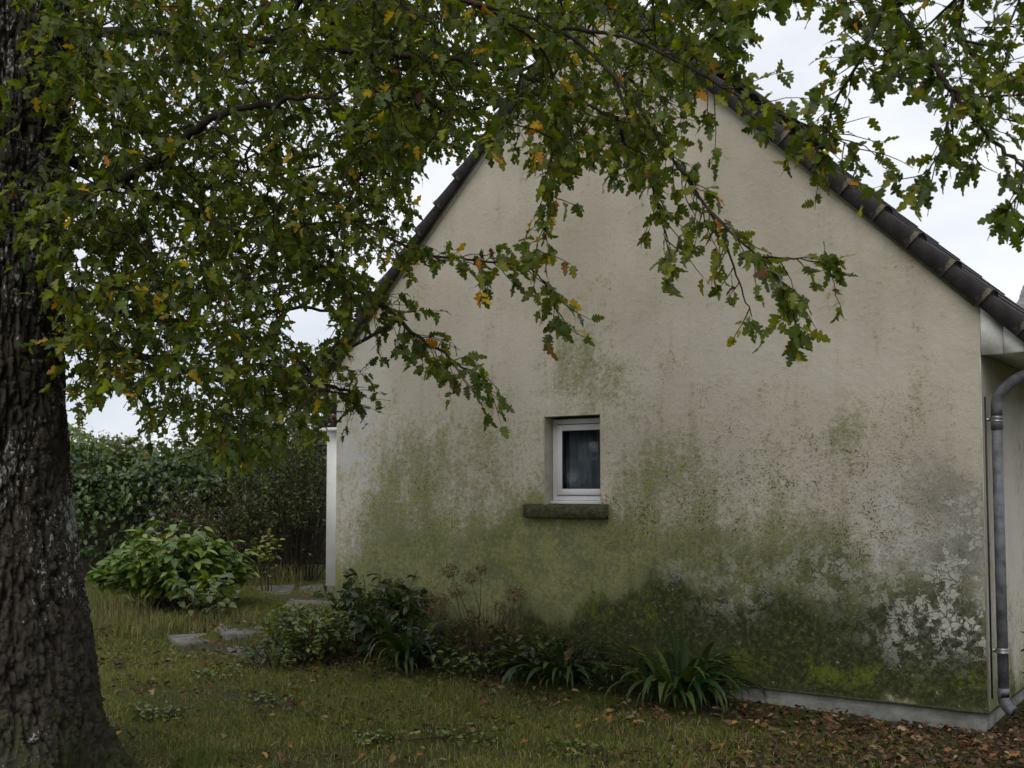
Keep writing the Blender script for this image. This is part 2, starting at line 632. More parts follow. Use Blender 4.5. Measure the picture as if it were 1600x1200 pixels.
# ------------------------------------------------------------------ ground
gs = Soup()
xs = np.unique(np.concatenate([np.linspace(-900, -30, 8), np.linspace(-30, -9, 90), np.linspace(-9, 0, 120), np.linspace(0, 14, 50), np.linspace(14, 900, 8)]))
ys = np.unique(np.concatenate([np.linspace(-400, -4, 6), np.linspace(-4, 5, 50), np.linspace(5, 9, 60), np.linspace(9, 30, 90), np.linspace(30, 1500, 10)]))
GX, GYY = np.meshgrid(xs, ys)


def ground_z(x, y):
    x, y = np.asarray(x, float), np.asarray(y, float)
    bank = 0.125 * np.exp(-(np.maximum(GY - y, 0) / 0.62) ** 2) * np.clip((-3.95 - x) / 0.5, 0, 1) * (x > XL - 1.5) * (y < GY + 1)
    return (fbm(x * 0.9, y * 0.9, seed=3, oct=4) - 0.5) * 0.07 + bank - 0.035 * np.exp(-((GY - y) / 0.7) ** 2) * np.clip((x + 3.95) / 0.5, 0, 1) * (x < XR + 1.5)


near = np.exp(-((GX + 5) / 22) ** 4 - ((GYY - 9) / 22) ** 4)
GZ = ground_z(GX, GYY) * near
nx, ny = len(xs), len(ys)
ii, jj = np.meshgrid(np.arange(nx - 1), np.arange(ny - 1))
b0 = (jj * nx + ii).ravel()
gs.add(np.stack([GX.ravel(), GYY.ravel(), GZ.ravel()], -1), [np.stack([b0, b0 + 1, b0 + nx + 1, b0 + nx], -1)])
gs.build('lawn', M['ground'], None, True, label='mossy lawn with bare soil in front of the gable wall', kind='structure')

# paving: loose slabs of the path at the corner of the house
paths = bpy.data.objects.new('garden_path', None)
put(paths, None, 'grey stone paving at the far corner of the house', None, None, 'structure')


def slab(pix, h):
    P = [ground(*p)[:2] for p in pix]
    c = np.mean(P, axis=0)
    s = Soup()
    n = len(P)
    h = h + float(ground_z(c[:1], c[1:2])[0])
    tl = rng.normal(size=2) * 0.02
    top = [(p[0], p[1], h + (p - c) @ tl) for p in P]
    inn = [(*(c + (p - c) * 0.94), h + 0.010 + (p - c) @ tl) for p in P]
    bot = [(p[0], p[1], -0.10) for p in P]
    s.add(bot + top + inn, [[(i, (i + 1) % n, (i + 1) % n + n, i + n) for i in range(n)],
                            [(i + n, (i + 1) % n + n, (i + 1) % n + 2 * n, i + 2 * n) for i in range(n)], [tuple(range(2 * n, 3 * n))]])
    s.build('paving_stone', M['paving'], paths)


for q in ([(468, 916), (522, 912), (524, 926), (462, 931)], [(452, 935), (524, 929), (526, 950), (446, 955)],
          [(444, 960), (530, 954), (536, 975), (430, 980)], [(402, 918), (462, 916), (454, 931), (392, 932)],
          [(262, 1003), (318, 999), (342, 1005), (336, 1012), (276, 1014)], [(336, 998), (392, 994), (424, 1001), (412, 1009), (352, 1012)],
          [(404, 994), (452, 988), (486, 994), (478, 1004), (430, 1006)], [(352, 1018), (404, 1014), (432, 1020), (420, 1028), (366, 1030)]):
    slab(q, -0.004 if q[0][0] > 360 and q[0][1] < 960 else -0.012)

# ------------------------------------------------------------------ house
house = thing('house', (XM, GY, 0), 'low cottage with a beige rendered gable wall stained green by algae', 'house')


def blob(px, py, rx, ry, w):
    x, z = gable(px, py)
    x1, _ = gable(px + rx, py)
    _, z1 = gable(px, py - ry)
    return x, z, abs(x1 - x), abs(z1 - z), w


STAIN = {
    'alg': [blob(*b) for b in ((710, 775, 170, 130, .34), (630, 780, 70, 100, .2), (760, 680, 80, 50, .24), (665, 690, 50, 60, .18), (880, 900, 250, 75, .7), (940, 950, 300, 90, 1.1),
                               (660, 920, 150, 80, .42), (1325, 690, 34, 60, .6), (1220, 930, 210, 75, .65), (905, 540, 45, 90, .42), (930, 590, 60, 45, .3), (740, 940, 170, 80, .9),
                               (1040, 720, 60, 60, .35), (1000, 740, 40, 70, .4), (1400, 1000, 200, 80, .8), (1250, 840, 70, 50, .3), (850, 850, 90, 35, .45), (1200, 660, 140, 60, .15),
                               (600, 810, 50, 80, .12), (1130, 800, 120, 90, .25), (560, 930, 60, 40, .4), (950, 630, 60, 40, .25), (740, 870, 150, 60, .34))],
    'dark': [blob(*b) for b in ((1060, 1010, 110, 55, .65), (1260, 1010, 210, 66, 1.0), (985, 985, 60, 60, .45), (1460, 1055, 130, 45, .9), (790, 925, 30, 40, .3), (632, 850, 16, 60, .3),
                                (1150, 985, 110, 60, .75), (1380, 960, 80, 60, .45), (1280, 890, 60, 40, .3), (1490, 900, 60, 80, .3), (880, 1010, 130, 40, .6), (1000, 905, 60, 30, .25),
                                (1340, 1070, 240, 30, .6), (700, 1000, 130, 50, .4), (545, 925, 25, 60, .35), (935, 800, 12, 30, .35), (828, 800, 14, 22, .35))],
    'moss': [blob(*b) for b in ((1400, 1080, 80, 24, .6), (1180, 1050, 60, 26, .6), (1100, 1045, 50, 24, .5), (1527, 1040, 12, 60, .6), (930, 985, 120, 34, .5), (1300, 1060, 60, 26, .55),
                                (1480, 1085, 50, 16, .35), (1060, 960, 60, 50, .35), (960, 930, 60, 40, .3))],
    'flake': [blob(*b) for b in ((1475, 905, 85, 120, .8), (1425, 985, 66, 55, .75), (1505, 820, 45, 70, .6), (1350, 890, 80, 60, .35), (1290, 900, 50, 40, .5), (1160, 915, 60, 60, .55), (1060, 915, 50, 40, .4),
                                 (1400, 740, 12, 12, .4), (1480, 725, 40, 26, .5), (1455, 770, 50, 24, .45), (1230, 870, 60, 36, .35), (1500, 985, 40, 40, .8))],
    'eff': [blob(*b) for b in ((1380, 800, 46, 36, .9), (1390, 850, 50, 50, .6), (1485, 850, 50, 50, .9), (880, 850, 46, 36, .45), (1535, 900, 16, 60, .7), (560, 740, 42, 220, .95),
                               (1200, 540, 200, 60, .2), (560, 640, 40, 80, .3), (760, 890, 30, 20, .4), (1130, 960, 26, 30, .5))],
    'spk': [blob(*b) for b in ((1250, 720, 300, 130, .75), (1300, 860, 260, 110, .9), (1000, 820, 180, 110, .6), (700, 770, 160, 110, .85), (930, 600, 110, 60, .5), (1430, 960, 160, 120, .6), (640, 930, 120, 60, .5),
                               (560, 830, 30, 50, .6))],
}


sx_l, sx_r, sx_m = gable(830, 800)[0], gable(945, 800)[0], gable(890, 800)[0]


def stain_fields(x, z):
    wx = x + (fbm(x * 2.2, z * 2.2, seed=11) - 0.5) * 0.5
    wz = z + (fbm(x * 2.2, z * 1.6, seed=12) - 0.5) * 0.6
    out = {}
    for k, bl in STAIN.items():
        v = np.zeros_like(x)
        for (bx, bz, sx, sz, w) in bl:
            v = v + w * np.exp(-(((wx - bx) / sx) ** 2 + ((wz - bz) / sz) ** 2) * 0.9)
        out[k] = v
    wz = np.minimum(wz, z + 0.1)
    low = np.clip(1 - (wz - 0.1) / 0.6, 0, 1)
    out['dark'] = out['dark'] + 0.5 * low * np.clip((x - XL) / 2.0, 0.2, 1)
    out['alg'] = out['alg'] + 0.75 * np.clip(1 - (wz - 0.1) / 1.0, 0, 1) + 0.12 * np.clip(1 - (wz - 1.2) / 1.2, 0, 1)
    out['spk'] = out['spk'] * 1.05 + 0.04
    # runs of dirty water under the two ends of the sill and from the verge
    for rx_, zt2, ln_, w_ in ((sx_l, WZ0, 0.9, .5), (sx_r, WZ0, 0.8, .5), (sx_m, WZ0, 0.5, .3)):
        run = np.exp(-((x + (fbm(x * 6, z * 2.0, seed=15) - .5) * 0.12 - rx_) / 0.07) ** 2) * np.clip(1 - (zt2 - z) / ln_, 0, 1) * (z < zt2)
        out['alg'] = out['alg'] + w_ * run
        out['dark'] = out['dark'] + 0.5 * w_ * run
    m1 = np.stack([out['alg'], out['dark'], out['moss']], -1)
    m2 = np.stack([out['flake'], out['eff'], out['spk']], -1)
    return np.clip(m1, 0, 1.3), np.clip(m2, 0, 1.3)


# window opening on the gable plane
WX0, _zz = gable(851, 720)
WX1, _zz = gable(938, 720)
_x, WZ1 = gable(900, 649)
_x, WZ0 = gable(900, 789)


def wall_patch(x0, x1, zlo, zhi, V, F, M1, M2, off, step=0.026):
    nx = max(2, int((x1 - x0) / step) + 1)
    X = np.linspace(x0, x1, nx)
    lo = zlo(X) * np.ones(nx)
    hi = zhi(X) * np.ones(nx)
    nz = max(2, int((hi - lo).max() / step) + 1)
    t = np.linspace(0, 1, nz)[:, None]
    Z = lo + (hi - lo) * t
    XX = np.broadcast_to(X, Z.shape)
    inner = np.minimum(np.minimum(XX - XL, XR - XX), 1.0)
    Y = GY + (fbm(XX * 1.3, Z * 1.3, seed=5) - 0.5) * 0.014 * np.clip(inner * 6, 0, 1) + (vnoise(XX * 30, Z * 30, seed=6) - 0.5) * 0.002
    near_w = (np.abs(XX - (WX0 + WX1) / 2) < 0.34) & (np.abs(Z - (WZ0 + WZ1) / 2) < 0.5)
    Y = np.where(near_w, GY, Y)
    a, b = stain_fields(XX.ravel(), Z.ravel())
    M1.append(a)
    M2.append(b)
    V.append(np.stack([XX.ravel(), Y.ravel(), Z.ravel()], -1))
    i, j = np.meshgrid(np.arange(nx - 1), np.arange(nz - 1))
    k = (j * nx + i).ravel() + off
    F.append(np.stack([k, k + 1, k + nx + 1, k + nx], -1))
    return off + nx * nz


V, F, A1, A2, off = [], [], [], [], 0
k_ = lambda c: (lambda X: np.full(len(X), c))
for x0, x1, lo, hi in ((XL, WX0, k_(ZP), wall_top), (WX0, WX1, k_(ZP), k_(WZ0)), (WX0, WX1, k_(WZ1), wall_top), (WX1, XR, k_(ZP), wall_top)):
    pieces = [(x0, x1)] if not (x0 < XM < x1) else [(x0, XM), (XM, x1)]
    for a_, b_ in pieces:
        off = wall_patch(a_, b_, lo, hi, V, F, A1, A2, off)
# underside lip of the render, over the set-back plinth
Vn = np.concatenate(V)
me = mesh_from('gable_wall', Vn, [np.concatenate(F)], {'m1': np.concatenate(A1), 'm2': np.concatenate(A2)}, True)
me.materials.append(M['wall'])
gw = bpy.data.objects.new('gable_wall', me)
put(gw, house, 'beige rendered gable wall with green algae, black film and flaking at its foot')
local(gw, house)


def side_wall(name, x, y0, y1, z0, z1, nrm):
    ny = int((y1 - y0) / 0.06) + 1
    nz = int((z1 - z0) / 0.06) + 1
    Yv, Zv = np.meshgrid(np.linspace(y0, y1, ny), np.linspace(z0, z1, nz))
    yy, zz = Yv.ravel(), Zv.ravel()
    low = np.clip(1 - (zz - 0.1 + (fbm(yy * 3, zz * 1.2, seed=21) - 0.5) * 1.0) / 0.75, 0, 1)
    up = np.clip((zz - 2.2) / 0.35, 0, 1)
    m1 = np.stack([low * 1.0 + up * 0.25, low * 0.55 * np.clip((yy - y0) / 0.5, 0.3, 1), low * 0.2], -1)
    m2 = np.stack([0 * low, 0.5 * (1 - low), 0.05 + 0 * low], -1)
    i, j = np.meshgrid(np.arange(ny - 1), np.arange(nz - 1))
    k = (j * ny + i).ravel()
    Fq = np.stack([k, k + 1, k + ny + 1, k + ny], -1)
    if nrm < 0:
        Fq = Fq[:, ::-1]
    me = mesh_from(name, np.stack([x + 0 * yy, yy, zz], -1), [Fq], {'m1': m1, 'm2': m2}, True)
    me.materials.append(M['wall'])
    o = bpy.data.objects.new(name, me)
    put(o, house)
    local(o, house)


side_wall('side_wall', XR, GY, HOUSE_BACK, ZP, ZE, 1)
side_wall('side_wall', XL, GY, HOUSE_BACK, ZP, ZE, -1)
s = Soup()
s.prism([(XL, 0), (XR, 0), (XR, ZE), (XM, ZA), (XL, ZE)], 'y', HOUSE_BACK - 0.1, HOUSE_BACK)
s.build('back_wall', M['reveal'], house)
s = Soup()
s.prism([(XL + 0.02, GY + 0.025), (XR - 0.025, GY + 0.025), (XR - 0.025, HOUSE_BACK), (XL + 0.02, HOUSE_BACK)], 'z', -0.25, ZP + 0.004)
s.build('plinth', M['plinth'], house)
s = Soup()                                     # thin drip edge under the render
s.box((XL - 0.002, GY - 0.004, ZP - 0.012), (XR + 0.004, GY + 0.03, ZP))
s.box((XR - 0.03, GY + 0.031, ZP - 0.012), (XR + 0.004, HOUSE_BACK, ZP))
s.build('drip_edge', M['sill'], house)
s = Soup()                                     # corner bead where the two walls meet
s.box((XR - 0.004, GY - 0.0025, ZP + 0.001), (XR + 0.004, GY + 0.006, ZE - 0.03))
s.build('corner_bead', M['reveal'], house)

# window with reveal, frame, sash, pane, curtain, sill
RD = 0.17
s = Soup()
e = 0.004
s.add([(WX0, GY - e, WZ0), (WX0, GY + RD, WZ0), (WX0, GY + RD, WZ1), (WX0, GY - e, WZ1)], [[(0, 1, 2, 3)]])
s.add([(WX1, GY - e, WZ0), (WX1, GY + RD - 0.065, WZ0), (WX1, GY + RD - 0.065, WZ1), (WX1, GY - e, WZ1)], [[(3, 2, 1, 0)]])
s.add([(WX1, GY + RD - 0.065, WZ0), (WX1 + 0.07, GY + RD - 0.065, WZ0), (WX1 + 0.07, GY + RD - 0.065, WZ1), (WX1, GY + RD - 0.065, WZ1)], [[(0, 1, 2, 3)]])
s.add([(WX0, GY - e, WZ1), (WX0, GY + RD, WZ1), (WX1, GY + RD, WZ1), (WX1, GY - e, WZ1)], [[(0, 1, 2, 3)]])
s.add([(WX0, GY - e, WZ0), (WX0, GY + RD, WZ0 + 0.01), (WX1, GY + RD, WZ0 + 0.01), (WX1, GY - e, WZ0)], [[(3, 2, 1, 0)]])
s.build('window_reveal', M['reveal'], house)
win = bpy.data.objects.new('window', None)
win.location = (0, 0, 0)
put(win, house, 'small white plastic casement window with grey curtain')
local(win, house)


def ring(s, x0, x1, z0, z1, w, y0, y1):
    s.box((x0, y0, z0), (x0 + w, y1, z1))
    s.box((x1 - w, y0, z0), (x1, y1, z1))
    s.box((x0 + w, y0, z0), (x1 - w, y1, z0 + w))
    s.box((x0 + w, y0, z1 - w), (x1 - w, y1, z1))


def wpart(name, s, mat):
    me = s.mesh(name)
    me.materials.append(mat)
    o = bpy.data.objects.new(name, me)
    put(o, win)
    # window empty is already placed in world space by its inverse
    bv = o.modifiers.new('bevel', 'BEVEL')
    bv.width = 0.003
    bv.segments = 2
    return o


fx0, fx1, fz0, fz1 = WX0 + 0.004, WX1 + 0.055, WZ0 + 0.034, WZ1 - 0.02
s = Soup(); ring(s, fx0, fx1, fz0, fz1, 0.045, GY + RD - 0.05, GY + RD + 0.02); wpart('frame', s, M['upvc'])
s = Soup(); ring(s, fx0 + 0.042, fx1 - 0.042, fz0 + 0.042, fz1 - 0.042, 0.006, GY + RD - 0.047, GY + RD + 0.01); wpart('gasket', s, M['gasket'])
s = Soup(); ring(s, fx0 + 0.05, fx1 - 0.05, fz0 + 0.05, fz1 - 0.05, 0.052, GY + RD - 0.062, GY + RD + 0.015); wpart('sash', s, M['upvc'])
s = Soup(); ring(s, fx0 + 0.1, fx1 - 0.1, fz0 + 0.1, fz1 - 0.1, 0.006, GY + RD - 0.052, GY + RD + 0.01); wpart('gasket', s, M['gasket'])
s = Soup(); s.box((fx0 + 0.1, GY + RD - 0.03, fz0 + 0.1), (fx1 - 0.1, GY + RD - 0.024, fz1 - 0.1)); wpart('pane', s, M['glass']).modifiers.clear()
s = Soup(); s.box((WX0 + 0.002, GY + RD - 0.085, WZ0 + 0.008), (WX1 - 0.002, GY + RD + 0.01, WZ0 + 0.032)); wpart('ledge', s, M['upvc'])
s = Soup()
cxs = np.linspace(fx0 - 0.1, fx1 + 0.5, 150)
cy = GY + RD + 0.045 + 0.016 * np.sin(cxs * 88 + 1.5 * np.sin(cxs * 9)) + 0.010 * np.sin(cxs * 37)
zt = np.linspace(fz0 - 0.2, fz1 + 0.2, 4)
CV = np.concatenate([np.stack([cxs, cy, np.full_like(cxs, z)], -1) for z in zt])
q = (np.arange(3)[:, None] * 150 + np.arange(149)[None, :]).ravel()
s.add(CV, [np.stack([q, q + 1, q + 151, q + 150], -1)])
wpart('curtain', s, M['curtain']).modifiers.clear()
s = Soup()
rb0, rb1 = (WX0 - 0.9, GY + RD + 0.02, WZ0 - 1.0), (WX1 + 0.9, GY + 2.2, WZ1 + 0.7)
x0, y0, z0 = rb0
x1, y1, z1 = rb1
s.add([(x0, y0, z0), (x1, y0, z0), (x1, y1, z0), (x0, y1, z0), (x0, y0, z1), (x1, y0, z1), (x1, y1, z1), (x0, y1, z1)],
      [[(0, 1, 2, 3), (7, 6, 5, 4), (1, 5, 6, 2), (2, 6, 7, 3), (3, 7, 4, 0)]])
s.build('room', M['room'], house)
sx0, sz1 = gable(822, 790)
sx1, _q = gable(951, 793)
_q, sz0 = gable(886, 810)
s = Soup()
npt = 26
X = np.linspace(sx0, sx1, npt)
prof = [(-0.055, sz0), (-0.062, sz0 + 0.008), (-0.062, WZ0 - 0.014), (-0.05, WZ0 - 0.004), (0.0, WZ0 + 0.003), (RD - 0.1, WZ0 + 0.007), (RD - 0.1, sz0), (-0.055, sz0)]
prof = prof[:-1]
SV = []
for i, x in enumerate(X):
    for a, z in prof:
        r = (0.006 * (fbm(np.array([x * 14]), np.array([z * 14 + a * 9]), seed=31)[0] - 0.5))
        if i in (0, npt - 1) and a < 0:
            r += 0.008
        yy = min(GY + a, GY - 0.003) if (x < WX0 or x > WX1) and a >= 0 else GY + a
        SV.append((x, yy + (r if a < 0 else 0), z + r))
n = len(prof)
s.add(SV, [[(i * n + j, i * n + (j + 1) % n, (i + 1) * n + (j + 1) % n, (i + 1) * n + j) for i in range(npt - 1) for j in range(n)],
           [tuple(range(n))[::-1], tuple((npt - 1) * n + j for j in range(n))]])
s.build('window_sill', M['sill'], house, label='dark mossy concrete window sill')

# roof: two slopes, each with its verge tiles
GAUGE = 0.325
NV = 15
OVH = 0.50


def slope_dir(sg):
    return np.array([sg * math.cos(RA), 0, -math.sin(RA)]), np.array([sg * math.sin(RA), 0, math.cos(RA)])


SLEN = (XR - XM) / math.cos(RA) + OVH / math.cos(RA)


def make_roof(sg):
    d, nrm = slope_dir(sg)
    ap = np.array([XM, 0, ZA])
    s = Soup()                                  # boarding of the slope
    Y0, Y1 = GY + 0.10, HOUSE_BACK + 0.1
    q = []
    for t in (0, SLEN):
        for h in (0.003, 0.018):
            p = ap + d * t + nrm * h
            q.append(p)
    V = []
    for p in q:
        for y in (Y0, Y1):
            V.append((p[0], y, p[2]))
    s.add(V, [[(0, 1, 5, 4), (2, 6, 7, 3), (0, 4, 6, 2), (1, 3, 7, 5), (4, 5, 7, 6), (0, 2, 3, 1)]])
    roof = s.build('roof', M['slate'], house)
    # courses of field tiles
    s = Soup()
    for i in range(NV):
        t0, t1 = i * GAUGE, min((i + 1) * GAUGE + 0.05, SLEN + 0.05)
        for t, h0, h1 in ((t0, 0.02, 0.03), (t1, 0.026, 0.044)):
            for h in (h0, h1):
                p = ap + d * t + nrm * h
                for y in (Y0, Y1):
                    s.V.append(np.array([[p[0], y, p[2]]], dtype=np.float32))
                    s.C.append(np.zeros((1, 3), np.float32))
        b = i * 8
        s.P.setdefault(4, []).append(np.array([(0, 1, 5, 4), (2, 6, 7, 3), (0, 4, 6, 2), (1, 3, 7, 5), (4, 5, 7, 6), (0, 2, 3, 1)], dtype=np.int32) + b)
    s.n = NV * 8
    me = s.mesh('tile_courses')
    me.materials.append(M['tile'])
    o = bpy.data.objects.new('tile_courses', me)
    put(o, roof)
    # verge tile: rounded top, flank hanging outside the wall, its lower end riding over the next one
    prof = [(0.17, 0.060), (0.09, 0.088), (0.0, 0.096), (-0.038, 0.093), (-0.058, 0.082), (-0.064, 0.055), (-0.066, -0.022), (-0.05, -0.024), (-0.048, 0.03), (-0.03, 0.055), (0.10, 0.045)]
    n = len(prof)
    meshes = []
    for v in range(4):
        V, C = [], []
        jit = random.Random(v + 5 * sg)
        L = GAUGE + 0.055
        st = [(-0.0, -0.008, 0.97, 0), (L * 0.30, 0.0, 0.985, 0), (L * 0.62, 0.006, 1.0, 0.0), (L * 0.86, 0.014, 1.02, 0.0), (L * 0.93, 0.017, 1.04, 1.0), (L, 0.02, 1.05, 0.8)]
        for (t, lift, k, lc) in st:
            for a, h in prof:
                hh = (h if h < 0 else h * k + lift * 1.3)
                aa = a - (lift * 0.6 if a < 0 else 0)
                p = d * t + nrm * hh
                V.append((p[0], aa + jit.uniform(-.0015, .0015), p[2]))
                C.append((lc if (a < -0.045 and h > 0.05) else 0, 0, 0))
        Fq = [(i * n + j, i * n + (j + 1) % n, (i + 1) * n + (j + 1) % n, (i + 1) * n + j) for i in range(len(st) - 1) for j in range(n)]
        if sg > 0:
            Fq = [f[::-1] for f in Fq]
        me = mesh_from('verge_tile', V, [Fq, [tuple(range(n))], [tuple((len(st) - 1) * n + j for j in range(n))]], {'col': np.array(C)})
        me.materials.append(M['tile'])
        meshes.append(me)
    for i in range(NV):
        if (i + 1) * GAUGE > SLEN + 0.02:
            break
        o = bpy.data.objects.new('verge_tile', meshes[random.randrange(4)])
        p = ap + d * (i * GAUGE) + nrm * 0.0
        put(o, roof)
        o.location = (p[0] - house.location.x + 0, 0, p[2])
        o.matrix_basis = Matrix.Translation((p[0], GY + random.uniform(-.004, .004), p[2])) @ Matrix.Rotation(random.uniform(-.012, .012), 4, 'Y')
    return roof


make_roof(1)
make_roof(-1)
s = Soup()
ridge_pts = [(GY - 0.08 + i * 0.4, i) for i in range(23)]
rr = [(0.17 * math.cos(a), 0.10 * math.sin(a) + ZA + 0.03) for a in np.linspace(-0.25, math.pi + 0.25, 9)]
s.prism([(XM + a, b) for a, b in rr], 'y', GY - 0.075, HOUSE_BACK + 0.12, (0, 0, 0))
s.build('ridge', M['tile'], house)
# small barge fillet of mortar under the verge
s = Soup()
for sg in (1, -1):
    d, nrm = slope_dir(sg)
    ap = np.array([XM, 0, ZA])
    V = []
    for t in (0.03, (XR - XM) / math.cos(RA)):
        for h in (-0.045, 0.02):
            for y in (GY - 0.018, GY + 0.12):
                p = ap + d * t + nrm * h
                V.append((p[0], y, p[2]))
    s.add(V, [[(0, 1, 5, 4), (2, 6, 7, 3), (0, 4, 6, 2), (1, 3, 7, 5), (4, 5, 7, 6), (0, 2, 3, 1)]])
s.build('verge_mortar', M['reveal'], house)

# boxed eaves at both sides
_q, ZB = gable(1534, 552)
for sg, xc in ((1, XR), (-1, XL)):
    s = Soup()
    g = 0.008
    reach = (ZE - ZB) / SLOPE - 0.012
    top = lambda u: ZE - SLOPE * u - 0.004
    poly = [(xc + sg * g, ZB), (xc + sg * (reach), ZB), (xc + sg * reach, top(reach)), (xc + sg * g, top(g))]
    s.prism(poly, 'y', GY + 0.02, HOUSE_BACK)
    eb = s.build('eave_box', M['paint'], house)
    for a, b in ((g, 0.148), (0.152, reach)):
        s = Soup()
        s.prism([(xc + sg * a, ZB - 0.012), (xc + sg * b, ZB - 0.012), (xc + sg * b, top(b) + 0.004), (xc + sg * a, top(a) + 0.004)], 'y', GY - 0.006, GY + 0.018)
        me = s.mesh('eave_board')
        me.materials.append(M['paint'])
        o = bpy.data.objects.new('eave_board', me)
        put(o, eb)
    s = Soup()                                   # half-round gutter along the eave
    gx, gz, gr = xc + sg * (OVH + 0.04), ZE - SLOPE * OVH - 0.03, 0.06
    pr = [(gx + gr * math.cos(a), gz + gr * math.sin(a)) for a in np.linspace(math.pi, 2 * math.pi, 9)] + [(gx + (gr - .006) * math.cos(a), gz + (gr - .006) * math.sin(a)) for a in np.linspace(2 * math.pi, math.pi, 9)]
    s.prism(pr, 'y', GY - 0.05, HOUSE_BACK)
    s.build('gutter', M['pvc'], house)

# downpipe at the right corner
dpx, dpy = XR + 0.072, GY + 0.115
zt_ = 1.6 + (HOR - 632) / FPX * 7.4
s = Soup()
s.tube([(dpx, dpy, 0.16), (dpx, dpy, zt_ - 0.05)], 0.035, 20)
dp = s.build('downpipe', M['pvc'], house, True, label='grey plastic downpipe at the corner by the side wall')


def dpart(name, s, mat, smooth=True):
    me = s.mesh(name, smooth)
    me.materials.append(mat)
    o = bpy.data.objects.new(name, me)
    put(o, dp)
    return o


s = Soup()
p0, p1, p2, p3 = np.array([dpx, dpy, zt_ - 0.08]), np.array([dpx, dpy, zt_ + 0.05]), np.array([dpx + 0.08, dpy - 0.005, zt_ + 0.14]), np.array([dpx + 0.46, dpy - 0.03, zt_ + 0.33])
pts = [p0, p0 * 0.6 + p1 * 0.4]
for t in np.linspace(0, 1, 9):
    a_, b_ = p0 * 0.45 + p1 * 0.55, p2 * 0.9 + p3 * 0.1
    pts.append(a_ * (1 - t) ** 2 + 2 * t * (1 - t) * (p1 + np.array([0.005, 0, 0.035])) + b_ * t * t)
pts.append(p3)
s.tube(pts, 0.0375, 20)
dpart('elbow', s, M['pvc'])
s = Soup()
s.tube([(dpx, dpy, zt_ - 0.17), (dpx, dpy, zt_ - 0.075)], 0.0395, 20)
dpart('coupling', s, M['pvc'])
s = Soup()
pts = [np.array([dpx, dpy, 0.26]), np.array([dpx, dpy, 0.20])]
for t in np.linspace(0, 1, 7):
    pts.append(np.array([dpx + 0.035 * t * t, dpy - 0.012 * t * t, 0.20 - 0.075 * t]))
pts.append(pts[-1] + np.array([0.03, -0.006, -0.014]))
s.tube(pts, 0.0378, 20)
sh_o = dpart('shoe', s, M['pvc'])
s = Soup()
dv = (pts[-1] - pts[-2]) / np.linalg.norm(pts[-1] - pts[-2])
s.tube([pts[-1] - dv * 0.01, pts[-1] + dv * 0.0015], 0.032, 20)  # black disc painted as the shade inside the open pipe end
dpart('shoe_mouth_shade', s, M['gasket'])
for zb in (1.6 + (HOR - 655) / FPX * 7.4, 1.6 - (1014 - HOR) / FPX * 7.4):
    s = Soup()
    for dz in (-0.012, 0.012):
        s.tube([(dpx, dpy, zb + dz - 0.005), (dpx, dpy, zb + dz + 0.005)], 0.041, 20)
    s.tube([(dpx, dpy, zb - 0.008), (dpx, dpy, zb + 0.008)], 0.039, 20)
    s.box((XR - 0.01, dpy - 0.008, zb - 0.008), (XR + 0.03, dpy + 0.008, zb + 0.008))
    s.box((dpx - 0.06, dpy - 0.006, zb - 0.012), (dpx - 0.04, dpy + 0.006, zb + 0.012))
    dpart('bracket', s, M['metal'])
s = Soup()
s.tube([(XR + 0.022, GY + 0.012, 0.2), (XR + 0.022, GY + 0.012, zt_ + 0.05)], 0.006, 8)
s.build('cable', M['gasket'], house)

# ------------------------------------------------------------------ wing and neighbours
wc = at(510, 800, 17.9)
wing = thing('house_wing', (wc[0], wc[1], 0), 'low white rendered wing behind the far corner of the cottage', 'building')
s = Soup()
s.box((wc[0], wc[1], -0.1), (XL + 1.0, wc[1] + 6, 2.56))
s.build('wall', M['render_white'], wing)
s = Soup()
ex, ey = wc[0] - 0.04, wc[1] - 0.12
rx, ry = wc[0] + 2.6, wc[1] + 2.8
rz = 2.6 + 1.5
s.add([(ex, ey, 2.6), (XL + 1.0, ey, 2.6), (XL + 1.0, ry, rz), (rx, ry, rz), (ex, wc[1] + 6.2, 2.6), (XL + 1, wc[1] + 6.2, 2.6)], [[(0, 1, 2, 3), (3, 2, 5, 4)], [(0, 3, 4)], [(0, 4, 5, 1)]], (0, 0, 0))
wroof = s.build('roof', M['tile'], wing)
for i in range(14):
    s = Soup()
    x = ex + 0.02 + i * 0.27
    s.tube([(x, ey - 0.02, 2.63), (x + 0.0, ey + 0.4, 2.63 + 0.2)], 0.05, 8, (0, 0, 0))
    me = s.mesh('eave_tile'); me.materials.append(M['tile'])
    put(bpy.data.objects.new('eave_tile', me), wroof)
s = Soup()
s.box((ex + 0.02, ey - 0.08, 2.53), (XL + 1, ey - 0.01, 2.585))
s.build('gutter', M['paint'], wing)

